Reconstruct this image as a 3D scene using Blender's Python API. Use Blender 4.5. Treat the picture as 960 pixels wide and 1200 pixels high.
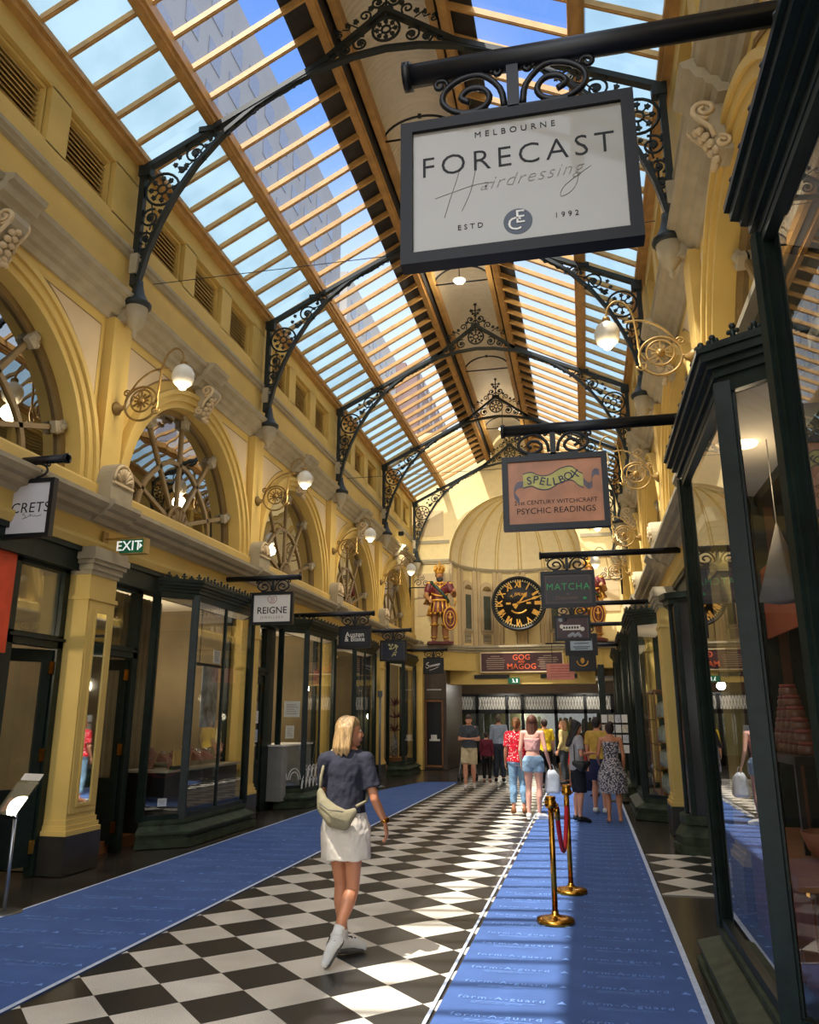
import bpy, math, random
from mathutils import Vector, Matrix, Euler, noise as mnoise
from math import sin, cos, pi, radians, sqrt, atan2, hypot, degrees
random.seed(7)
for o in list(bpy.data.objects): bpy.data.objects.remove(o)
SC = bpy.context.scene
COL = SC.collection

# ------------------------------------------------------------------ camera
CH = 1.65
cam = bpy.data.cameras.new('camera'); camo = bpy.data.objects.new('camera', cam); COL.objects.link(camo)
PITCH, YAW = radians(14.71), radians(12.361)
camo.location = (0, 0, CH); camo.rotation_euler = (pi/2 + PITCH, 0, YAW)
cam.sensor_fit = 'HORIZONTAL'; cam.sensor_width = 36; cam.lens = 36*918/960
cam.clip_start = .05; cam.clip_end = 600
SC.camera = camo

# ------------------------------------------------------------------ sky, sun, exposure
W = bpy.data.worlds.new('sky'); SC.world = W; W.use_nodes = True
nt = W.node_tree; nt.nodes.clear()
def wn(t): return nt.nodes.new(t)
out = wn('ShaderNodeOutputWorld'); bg = wn('ShaderNodeBackground'); tc = wn('ShaderNodeTexCoord')
sp = wn('ShaderNodeSeparateXYZ'); rp = wn('ShaderNodeValToRGB'); nz = wn('ShaderNodeTexNoise'); mx = wn('ShaderNodeMixRGB'); r2 = wn('ShaderNodeValToRGB')
nt.links.new(tc.outputs['Generated'], sp.inputs[0]); nt.links.new(sp.outputs['Z'], rp.inputs[0])
e = rp.color_ramp.elements
e[0].position = .0; e[0].color = (.62, .68, .72, 1)
e[1].position = .92; e[1].color = (.085, .20, .60, 1)
for p_, c_ in ((.33, (.80, .90, .97, 1)), (.5, (.55, .72, .95, 1)), (.66, (.17, .34, .80, 1))):
    q_ = e.new(p_); q_.color = c_
nz.inputs['Scale'].default_value = 2.2; nz.inputs['Detail'].default_value = 6
nt.links.new(tc.outputs['Generated'], nz.inputs['Vector']); nt.links.new(nz.outputs[0], r2.inputs[0])
r2.color_ramp.elements[0].position = .56; r2.color_ramp.elements[0].color = (0, 0, 0, 1)
r2.color_ramp.elements[1].position = .78; r2.color_ramp.elements[1].color = (.25, .25, .25, 1)
nt.links.new(r2.outputs[0], mx.inputs[0]); nt.links.new(rp.outputs[0], mx.inputs[1]); mx.inputs[2].default_value = (.85, .9, .95, 1)
nt.links.new(mx.outputs[0], bg.inputs[0]); bg.inputs[1].default_value = 1.0
nt.links.new(bg.outputs[0], out.inputs[0])

def sun(name, d, strength, angle, col):
    l = bpy.data.lights.new(name, 'SUN'); l.energy = strength; l.angle = radians(angle); l.color = col
    o = bpy.data.objects.new(name, l); COL.objects.link(o)
    o.rotation_euler = Vector(d).to_track_quat('-Z', 'Y').to_euler(); o.location = (-6, -2, 30)
    return o
sun('sun', (.298, .34, -1), 6.0, .6, (1, .94, .84))
sun('fill_sun_overhead', (.05, .25, -1), 2.8, 110, (1, .985, .95))  # broad unseen fill lamp, added to brighten the hall from above
sun('fill_sun_from_entrance', (.1, 1, -.45), .85, 75, (1, .97, .92))  # second added fill lamp, low, for faces turned to the camera
SC.view_settings.view_transform = 'Standard'; SC.view_settings.look = 'None'
SC.view_settings.gamma = 1; SC.view_settings.use_curve_mapping = False
SC.view_settings.exposure = 0.5

# ------------------------------------------------------------------ mesh helpers
class MB:
    def __init__(s): s.v = []; s.f = []; s.m = []; s.s = []; s.mi = 0; s.sm = False
    def add(s, vs, fs):
        o = len(s.v); s.v += [tuple(x) for x in vs]
        for f in fs: s.f.append([i+o for i in f]); s.m.append(s.mi); s.s.append(s.sm)
        return s
    def quad(s, *p): return s.add(p, [list(range(len(p)))])
    def box(s, x0, x1, y0, y1, z0, z1):
        vs = [(x, y, z) for x in (x0, x1) for y in (y0, y1) for z in (z0, z1)]
        return s.add(vs, [[0,1,3,2],[4,6,7,5],[0,4,5,1],[2,3,7,6],[0,2,6,4],[1,5,7,3]])
    def obox(s, c, size, M):
        a, b, d = [k/2 for k in size]; c = Vector(c)
        vs = [c + M @ Vector((x, y, z)) for x in (-a, a) for y in (-b, b) for z in (-d, d)]
        return s.add(vs, [[0,1,3,2],[4,6,7,5],[0,4,5,1],[2,3,7,6],[0,2,6,4],[1,5,7,3]])
    def bar(s, p, q, w, h, up=(0, 0, 1)):
        p, q = Vector(p), Vector(q); d = q-p; L = d.length
        if L < 1e-6: return s
        y = d/L; x = y.cross(Vector(up))
        if x.length < 1e-4: x = y.cross(Vector((1, 0, 0)))
        x.normalize(); z = x.cross(y)
        M = Matrix((x, y, z)).transposed()
        return s.obox((p+q)/2, (w, L, h), M)
    def prism(s, poly, fn, d0, d1):
        n = len(poly); vs = [fn(a, b, d0) for a, b in poly] + [fn(a, b, d1) for a, b in poly]
        fs = [list(range(n)), list(range(2*n-1, n-1, -1))] + [[i, (i+1) % n, (i+1) % n+n, i+n] for i in range(n)]
        return s.add(vs, fs)
    def tube(s, pts, r, n=6, closed=False, cap=True):
        pts = [Vector(p) for p in pts]; N = len(pts)
        if N < 2: return s
        rs = r if isinstance(r, (list, tuple)) else [r]*N
        t0 = (pts[1]-pts[0]).normalized()
        u = t0.cross(Vector((0, 0, 1)))
        if u.length < .1: u = t0.cross(Vector((0, 1, 0)))
        u.normalize(); vs = []
        for i in range(N):
            a = pts[i-1] if (i > 0 or closed) else pts[i]; b = pts[(i+1) % N] if (i < N-1 or closed) else pts[i]
            t = (b-a)
            if t.length < 1e-9: t = t0
            t = t.normalized(); u = u - t*u.dot(t)
            if u.length < 1e-6: u = t.orthogonal()
            u.normalize(); w = t.cross(u)
            for k in range(n):
                an = 2*pi*k/n; vs.append(pts[i] + (u*cos(an)+w*sin(an))*rs[i])
        fs = []
        for i in range(N if closed else N-1):
            j = (i+1) % N
            for k in range(n):
                l = (k+1) % n; fs.append([i*n+k, i*n+l, j*n+l, j*n+k])
        if cap and not closed: fs += [list(range(n))[::-1], [(N-1)*n+k for k in range(n)]]
        sm = s.sm; s.sm = n > 4; s.add(vs, fs); s.sm = sm
        return s
    def lathe(s, prof, c=(0, 0, 0), n=16, axis='z', sx=1, sy=1, M=None):
        vs = []; fs = []; m = len(prof)
        for i, (r, h) in enumerate(prof):
            for k in range(n):
                a = 2*pi*k/n; x, y = r*cos(a)*sx, r*sin(a)*sy
                p = {'z': (x, y, h), 'x': (h, x, y), 'y': (x, h, y)}[axis]
                p = Vector(p)
                if M is not None: p = M @ p
                vs.append(p + Vector(c))
        for i in range(m-1):
            for k in range(n):
                l = (k+1) % n; fs.append([i*n+k, i*n+l, (i+1)*n+l, (i+1)*n+k])
        fs += [list(range(n))[::-1], [(m-1)*n+k for k in range(n)]]
        sm = s.sm; s.sm = True; s.add(vs, fs); s.sm = sm
        return s
    def ball(s, c, rx, ry=None, rz=None, n=12, m=8, M=None):
        ry = ry or rx; rz = rz or rx; vs = []; c = Vector(c)
        for i in range(m+1):
            th = pi*i/m; th = min(max(th, .02), pi-.02)
            for k in range(n):
                a = 2*pi*k/n; p = Vector((rx*sin(th)*cos(a), ry*sin(th)*sin(a), rz*cos(th)))
                if M is not None: p = M @ p
                vs.append(c+p)
        fs = [[i*n+k, i*n+(k+1) % n, (i+1)*n+(k+1) % n, (i+1)*n+k] for i in range(m) for k in range(n)]
        fs += [list(range(n)), [m*n+k for k in range(n)][::-1]]
        sm = s.sm; s.sm = True; s.add(vs, fs); s.sm = sm
        return s
    def loft(s, rings, n=16):
        # rings: (centre, rx, ry) horizontal ellipses, or (centre, rx, ry, M)
        vs = []
        for r in rings:
            c = Vector(r[0]); M = r[3] if len(r) > 3 else None
            for k in range(n):
                a = 2*pi*k/n; p = Vector((r[1]*cos(a), r[2]*sin(a), 0))
                if M is not None: p = M @ p
                vs.append(c+p)
        fs = [[i*n+k, i*n+(k+1) % n, (i+1)*n+(k+1) % n, (i+1)*n+k] for i in range(len(rings)-1) for k in range(n)]
        fs += [list(range(n))[::-1], [(len(rings)-1)*n+k for k in range(n)]]
        sm = s.sm; s.sm = True; s.add(vs, fs); s.sm = sm
        return s
    def limb(s, pts, rs, n=12):
        for i in range(len(pts)-1):
            a, b = Vector(pts[i]), Vector(pts[i+1]); K = 5
            s.tube([a.lerp(b, k/K) for k in range(K+1)], [rs[i]+(rs[i+1]-rs[i])*k/K for k in range(K+1)], n)
        for p, r in zip(pts, rs): s.ball(p, r, n=n, m=8)
        return s
    def merge(s, o, M=None):
        vs = [M @ Vector(p) for p in o.v] if M is not None else o.v
        k = len(s.v); s.v += [tuple(p) for p in vs]
        for f, m, sm in zip(o.f, o.m, o.s): s.f.append([i+k for i in f]); s.m.append(m); s.s.append(sm)
        return s
    def mesh(s, name, mats, off=(0, 0, 0)):
        me = bpy.data.meshes.new(name); ox, oy, oz = off
        me.from_pydata([(x-ox, y-oy, z-oz) for x, y, z in s.v], [], s.f)
        for m in (mats if isinstance(mats, (list, tuple)) else [mats]): me.materials.append(m)
        me.polygons.foreach_set('material_index', s.m); me.polygons.foreach_set('use_smooth', s.s)
        me.update(); return me

def tag(o, label=None, cat=None, group=None, kind=None):
    if label: o['label'] = label
    if cat: o['category'] = cat
    if group: o['group'] = group
    if kind: o['kind'] = kind
    return o
def thing(name, label, cat, loc=(0, 0, 0), rz=0, group=None, kind=None):
    o = bpy.data.objects.new(name, None); COL.objects.link(o); o.empty_display_size = .1
    o.location = loc; o.rotation_euler = (0, 0, rz)
    return tag(o, label, cat, group, kind)
def world_off(p):
    v = Vector((0, 0, 0))
    while p is not None: v = v + p.location; p = p.parent
    return v
def part(name, mb, mats, parent=None, world=False, label=None):
    off = tuple(world_off(parent)) if (world and parent is not None) else (0, 0, 0)
    o = bpy.data.objects.new(name, mb.mesh(name, mats, off)); COL.objects.link(o)
    if parent is not None: o.parent = parent
    if label: o['label'] = label
    return o
def struct(name, mb, mats, label=None, cat=None):
    o = part(name, mb, mats); o['kind'] = 'structure'
    return tag(o, label, cat)
def dup(root, loc=None, rz=None, label=None, group=None, scale=None):
    r = root.copy(); COL.objects.link(r)
    if loc is not None: r.location = loc
    if rz is not None: r.rotation_euler = (0, 0, rz)
    if scale is not None: r.scale = scale
    if label: r['label'] = label
    if group: r['group'] = group
    for ch in list(root.children):
        c = ch.copy(); COL.objects.link(c); c.parent = r
        for g in list(ch.children):
            d = g.copy(); COL.objects.link(d); d.parent = c
    return r
ORD = ['nearest', 'second', 'third', 'fourth', 'fifth', 'sixth', 'seventh', 'eighth', 'ninth', 'tenth', 'eleventh', 'twelfth', 'thirteenth', 'fourteenth', 'fifteenth', 'sixteenth']

def text_mb(body, size, extrude=.001, align='CENTER', shear=0, bold=0, spacing=1):
    c = bpy.data.curves.new('t', 'FONT'); c.body = body; c.size = size; c.extrude = extrude
    c.align_x = align; c.align_y = 'CENTER'; c.shear = shear; c.offset = bold; c.space_character = spacing
    c.resolution_u = 3
    o = bpy.data.objects.new('t', c); COL.objects.link(o)
    dg = bpy.context.evaluated_depsgraph_get()
    me = bpy.data.meshes.new_from_object(o.evaluated_get(dg))
    mb = MB(); mb.add([tuple(v.co) for v in me.vertices], [list(p.vertices) for p in me.polygons])
    bpy.data.objects.remove(o); bpy.data.curves.remove(c); bpy.data.meshes.remove(me)
    return mb
FACE_CAM = Matrix(((1, 0, 0, 0), (0, 0, -1, 0), (0, 1, 0, 0), (0, 0, 0, 1)))       # text reads from -Y
def T(x, y, z): return Matrix.Translation((x, y, z))

# ------------------------------------------------------------------ materials
def lin(c):
    f = lambda u: (u/255)/12.92 if u/255 <= .04045 else ((u/255+.055)/1.055)**2.4
    return (f(c[0]), f(c[1]), f(c[2]), 1)
MC = {}
def mat(name, rgb, rough=.6, metal=0, var=.12, vscale=6, bump=0, bscale=40, emit=0, spec=.5, coat=0):
    if name in MC: return MC[name]
    m = bpy.data.materials.new(name); m.use_nodes = True; MC[name] = m
    n = m.node_tree.nodes; l = m.node_tree.links; b = n['Principled BSDF']
    b.inputs['Roughness'].default_value = rough; b.inputs['Metallic'].default_value = metal
    b.inputs['Specular IOR Level'].default_value = spec; b.inputs['Coat Weight'].default_value = coat
    c = lin(rgb); b.inputs['Base Color'].default_value = c
    t = n.new('ShaderNodeTexCoord')
    if var:
        z = n.new('ShaderNodeTexNoise'); z.inputs['Scale'].default_value = vscale; z.inputs['Detail'].default_value = 5
        l.new(t.outputs['Object'], z.inputs['Vector'])
        r = n.new('ShaderNodeValToRGB'); l.new(z.outputs[0], r.inputs[0])
        r.color_ramp.elements[0].position = .3; r.color_ramp.elements[1].position = .72
        r.color_ramp.elements[0].color = (c[0]*(1-var), c[1]*(1-var), c[2]*(1-var*1.1), 1)
        r.color_ramp.elements[1].color = (min(1, c[0]*(1+var)), min(1, c[1]*(1+var)), min(1, c[2]*(1+var)), 1)
        l.new(r.outputs[0], b.inputs['Base Color'])
    if bump:
        z = n.new('ShaderNodeTexNoise'); z.inputs['Scale'].default_value = bscale; z.inputs['Detail'].default_value = 4
        l.new(t.outputs['Object'], z.inputs['Vector'])
        bp = n.new('ShaderNodeBump'); bp.inputs['Strength'].default_value = bump; bp.inputs['Distance'].default_value = .02
        l.new(z.outputs[0], bp.inputs['Height']); l.new(bp.outputs[0], b.inputs['Normal'])
    if emit:
        b.inputs['Emission Color'].default_value = c; b.inputs['Emission Strength'].default_value = emit
    return m
def glass(name, tint=(1, 1, 1), boost=1.0, base=.0, rough=.0, wobble=0, wscale=3):
    if name in MC: return MC[name]
    m = bpy.data.materials.new(name); m.use_nodes = True; MC[name] = m
    n = m.node_tree.nodes; l = m.node_tree.links; n.remove(n['Principled BSDF'])
    tr = n.new('ShaderNodeBsdfTransparent'); tr.inputs[0].default_value = (*tint, 1)
    gl = n.new('ShaderNodeBsdfGlossy'); gl.inputs['Roughness'].default_value = rough
    fr = n.new('ShaderNodeFresnel'); fr.inputs[0].default_value = 1.5
    ma = n.new('ShaderNodeMath'); ma.operation = 'MULTIPLY_ADD'; ma.use_clamp = True
    ma.inputs[1].default_value = boost; ma.inputs[2].default_value = base
    # the surface normal must not flip the ratio seen from behind: use geometry-facing fresnel of a thin pane
    mi = n.new('ShaderNodeMixShader')
    lw = n.new('ShaderNodeLayerWeight'); lw.inputs[0].default_value = .5
    pw = n.new('ShaderNodeMath'); pw.operation = 'POWER'; pw.inputs[1].default_value = 3.6
    ad = n.new('ShaderNodeMath'); ad.operation = 'MULTIPLY_ADD'; ad.inputs[1].default_value = .92; ad.inputs[2].default_value = .08
    l.new(lw.outputs['Facing'], pw.inputs[0]); l.new(pw.outputs[0], ad.inputs[0]); l.new(ad.outputs[0], ma.inputs[0])
    n.remove(fr)
    if wobble:
        t = n.new('ShaderNodeTexCoord'); z = n.new('ShaderNodeTexNoise'); z.inputs['Scale'].default_value = wscale; z.inputs['Detail'].default_value = 1
        l.new(t.outputs['Object'], z.inputs['Vector']); bp = n.new('ShaderNodeBump'); bp.inputs['Strength'].default_value = wobble; bp.inputs['Distance'].default_value = .02
        l.new(z.outputs[0], bp.inputs['Height']); l.new(bp.outputs[0], gl.inputs['Normal'])
    l.new(ma.outputs[0], mi.inputs[0]); l.new(tr.outputs[0], mi.inputs[1]); l.new(gl.outputs[0], mi.inputs[2])
    l.new(mi.outputs[0], n['Material Output'].inputs[0])
    return m
def frosted(name, tint, tr=.1):
    m = bpy.data.materials.new(name); m.use_nodes = True
    n = m.node_tree.nodes; l = m.node_tree.links; n.remove(n['Principled BSDF'])
    a = n.new('ShaderNodeBsdfTranslucent'); b = n.new('ShaderNodeBsdfTransparent')
    t = n.new('ShaderNodeTexCoord'); z = n.new('ShaderNodeTexNoise'); z.inputs['Scale'].default_value = 1.1; z.inputs['Detail'].default_value = 5
    l.new(t.outputs['Object'], z.inputs['Vector']); r = n.new('ShaderNodeValToRGB'); l.new(z.outputs[0], r.inputs[0])
    r.color_ramp.elements[0].color = (tint[0]*.75, tint[1]*.8, tint[2]*.82, 1); r.color_ramp.elements[1].color = (*tint, 1)
    r.color_ramp.elements[0].position = .35; r.color_ramp.elements[1].position = .6
    l.new(r.outputs[0], a.inputs[0])
    mi = n.new('ShaderNodeMixShader'); mi.inputs[0].default_value = tr
    l.new(a.outputs[0], mi.inputs[1]); l.new(b.outputs[0], mi.inputs[2]); l.new(mi.outputs[0], n['Material Output'].inputs[0])
    return m
M_Y = mat('painted yellow plaster', (214, 182, 100), .65, var=.08, vscale=1.7, bump=.08, bscale=25)
M_CR = mat('painted cream panel', (212, 188, 146), .7, var=.05, vscale=2)
M_ST = mat('stone coloured moulding', (170, 157, 128), .7, var=.1, vscale=5, bump=.1)
M_DS = mat('dark painted recess', (120, 98, 58), .7)
M_OL = mat('olive painted window bar', (138, 112, 66), .55, var=.12)
M_IR = mat('dark green cast iron', (30, 38, 36), .5, .1, var=.25, vscale=9)
M_BK = mat('black painted metal', (17, 19, 24), .42, .1, var=.15)
M_GR = mat('dark green joinery', (19, 33, 27), .42, var=.45, vscale=9, bump=.05, spec=.35)
M_GR2 = mat('worn green plinth', (52, 62, 46), .55, var=.5, vscale=7, spec=.2)
M_TI = mat('varnished roof timber', (194, 148, 82), .5, var=.2, vscale=5, bump=.1)
M_TD = mat('brown timber', (132, 84, 44), .5, var=.2, vscale=5)
M_DSTRIP = mat('dark roof strip', (38, 36, 36), .6, var=.4, vscale=7)
M_BR = mat('polished brass', (186, 132, 48), .22, 1, var=.12)
M_GOLD = mat('gold paint', (214, 158, 62), .4, .35, var=.15)
M_GL = glass('clear shop glass', (.93, .95, .94), .9, .02)
M_GLR = glass('clear roof glass', (.93, .95, .98), .45)
M_MIR = glass('old rippled window glass', (.55, .55, .5), 1.0, .36, wobble=.12, wscale=1.6)
M_FR = frosted('frosted roof glass', (.165, .245, .30), .04)
M_SILV = mat('mirror', (225, 228, 226), .03, 1, var=0)
M_BLU = mat('blue carpet runner', (74, 100, 154), .85, var=.13, vscale=3, bump=.25, bscale=160, spec=.2)
M_BLP = mat('pale blue print', (118, 154, 218), .85, var=.3, vscale=30, spec=.2)
M_BLE = mat('carpet tape edge', (196, 206, 224), .7, var=.15, vscale=20)
M_WH = mat('white paint', (232, 228, 220), .5, var=.03)
M_BLK = mat('black', (14, 14, 15), .5, var=0)
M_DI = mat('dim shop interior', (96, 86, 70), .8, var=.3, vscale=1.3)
M_INT = mat('warm shop wall', (118, 104, 78), .75, var=.35, vscale=.9)
M_VC = mat('white plaster ceiling', (225, 215, 195), .8, var=.04)
# ------------------------------------------------------------------ dimensions
WL, WR, CX = -5.75, 1.41, -2.17
BAY = 4.57
PY = [8.4 + BAY*k for k in range(-3, 5)]            # pilaster lines; PY[3] = 8.4, PY[7] = 26.68
Y0, Y1 = -5.5, 26.95
def sx(side, d): return WL + d if side == 'L' else WR - d
SIDE = {'L': 'left', 'R': 'right'}
def sbox(mb, side, d0, d1, y0, y1, z0, z1): return mb.box(*sorted((sx(side, d0), sx(side, d1))), y0, y1, z0, z1)
def sprism(mb, side, poly_yz, d0, d1): return mb.prism(poly_yz, lambda a, b, d: (sx(side, d), a, b), d0, d1)
def mould(mb, side, prof, y0, y1):                  # profile of (d, z) swept along the hall
    return mb.prism(prof, lambda a, b, y: (sx(side, a), y, b), y0, y1)

# ------------------------------------------------------------------ floor
def checker_mat():
    m = bpy.data.materials.new('black and white terrazzo tiles'); m.use_nodes = True
    n = m.node_tree.nodes; l = m.node_tree.links; b = n['Principled BSDF']
    t = n.new('ShaderNodeTexCoord'); mp = n.new('ShaderNodeMapping'); mp.inputs['Rotation'].default_value = (0, 0, pi/4)
    mp.inputs['Location'].default_value = (0, 0, .01)
    ck = n.new('ShaderNodeTexChecker'); ck.inputs['Scale'].default_value = 1/.4052
    l.new(t.outputs['Object'], mp.inputs[0]); l.new(mp.outputs[0], ck.inputs['Vector'])
    v = n.new('ShaderNodeTexNoise'); v.inputs['Scale'].default_value = 160; v.inputs['Detail'].default_value = 2
    l.new(t.outputs['Object'], v.inputs['Vector'])
    w = n.new('ShaderNodeTexNoise'); w.inputs['Scale'].default_value = 1.3; w.inputs['Detail'].default_value = 6; l.new(t.outputs['Object'], w.inputs['Vector'])
    def ramp(src, a, b_, p0, p1):
        r = n.new('ShaderNodeValToRGB'); l.new(src.outputs[0], r.inputs[0]); e = r.color_ramp.elements
        e[0].position = p0; e[1].position = p1; e[0].color = lin(a); e[1].color = lin(b_); return r
    rb = ramp(v, (32, 32, 31), (74, 72, 68), .45, .72); rw = ramp(v, (196, 188, 172), (240, 232, 216), .3, .6)
    l.new(rb.outputs[0], ck.inputs['Color1']); l.new(rw.outputs[0], ck.inputs['Color2'])
    mu = n.new('ShaderNodeMixRGB'); mu.blend_type = 'MULTIPLY'; mu.inputs[0].default_value = .6
    rr = ramp(w, (214, 210, 204), (255, 255, 255), .35, .6); l.new(ck.outputs[0], mu.inputs[1]); l.new(rr.outputs[0], mu.inputs[2])
    l.new(mu.outputs[0], b.inputs['Base Color']); b.inputs['Roughness'].default_value = .32; b.inputs['Specular IOR Level'].default_value = .35
    return m
M_CK = checker_mat()
M_MB = mat('dark polished floor stone', (58, 52, 46), .22, var=.45, vscale=1.6, spec=.5)
fl = MB(); fl.box(-9.5, 6, Y0, 36, -.2, -.012)
struct('floor', fl, M_MB)
def checker_floor(x0, x1, y0, y1, org):
    mb = MB(); mb.quad((x0, y0, 0), (x1, y0, 0), (x1, y1, 0), (x0, y1, 0))
    mb.quad((x0, y0, -.012), (x1, y0, -.012), (x1, y0, 0), (x0, y0, 0)); mb.quad((x1, y0, -.012), (x1, y1, -.012), (x1, y1, 0), (x1, y0, 0)); mb.quad((x0, y0, -.012), (x0, y1, -.012), (x0, y1, 0), (x0, y0, 0))
    mb.quad((x0, y1, -.012), (x1, y1, -.012), (x1, y1, 0), (x0, y1, 0))
    me = mb.mesh('floor', M_CK, (org[0], org[1], 0)); o = bpy.data.objects.new('floor', me); COL.objects.link(o); o.location = (org[0], org[1], 0); o['kind'] = 'structure'
checker_floor(-3.42, -.9, Y0, 24.3, (-3.34, 4.58))
checker_floor(.62, 2.6, 8.62, 10.98, (.62, 8.62))

def edge_strip(mb, pts, w=.035, z=.011):
    for a, b in zip(pts[:-1], pts[1:]):
        a = Vector((*a, 0)); b = Vector((*b, 0)); d = (b-a).normalized(); n = Vector((-d.y, d.x, 0))*w
        mb.add([(a.x, a.y, z), (b.x, b.y, z), (b.x+n.x, b.y+n.y, z), (a.x+n.x, a.y+n.y, z)], [[0, 1, 2, 3]])
def slab(mb, poly, z0, z1): mb.prism(poly, lambda a, b, z: (a, b, z), z0, z1)
def letters(mb, x, y, size):
    mb.merge(FORM, T(x, y, .0125) @ Matrix.Scale(size, 4))
FORM = text_mb('form-A-guard', .1, .0004, 'LEFT', spacing=1.25); FORM.add([(.78, -.03, 0), (.86, -.03, 0), (.82, .04, 0)], [[0, 1, 2]])
for k in range(3): FORM.add([(.12, -.075-.022*k, 0), (.62-.1*k, -.075-.022*k, 0), (.62-.1*k, -.081-.022*k, 0), (.12, -.081-.022*k, 0)], [[0, 1, 2, 3]])
# left runner
t = thing('carpet_runner', 'wide blue protective carpet runner along the left shopfronts', 'carpet', (-4.16, 6, 0))
p = MB(); Lp = [(-4.95, -3), (-4.95, 17.4), (-4.72, 19.4), (-4.36, 21.35), (-3.42, 21.6), (-3.38, 21.0), (-3.38, -3)]; slab(p, Lp, -.012, .009)
part('runner', p, M_BLU, t, True)
p = MB(); edge_strip(p, [(-4.95, 17.4), (-4.95, -3)], -.03); edge_strip(p, [(-3.38, -3), (-3.38, 21)], .035); part('tape_edge', p, M_BLE, t, True)
p = MB()
y = 3.2
while y < 13: letters(p, -4.8, y, .75); letters(p, -4.1, y+.1, .75); y += .41
part('printed_lettering', p, MC['pale blue print'], t, True)
# right runner
t = thing('carpet_runner', 'blue protective carpet runner with printed lettering along the right side', 'carpet', (-.18, 6, 0))
p = MB(); slab(p, [(-.965, -3), (.6, -3), (.6, 20.4), (-.9, 20.6)], -.012, .009); part('runner', p, M_BLU, t, True)
p = MB(); edge_strip(p, [(.6, -3), (.6, 20.4)], .04); edge_strip(p, [(-.965, 20.5), (-.965, -3)], -.022); part('tape_edge', p, M_BLE, t, True)
p = MB(); y = 3.5
while y < 15: letters(p, -.86, y, .76); letters(p, -.12, y+.04, .76); y += .3
part('printed_lettering', p, M_BLP, t, True)

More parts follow.
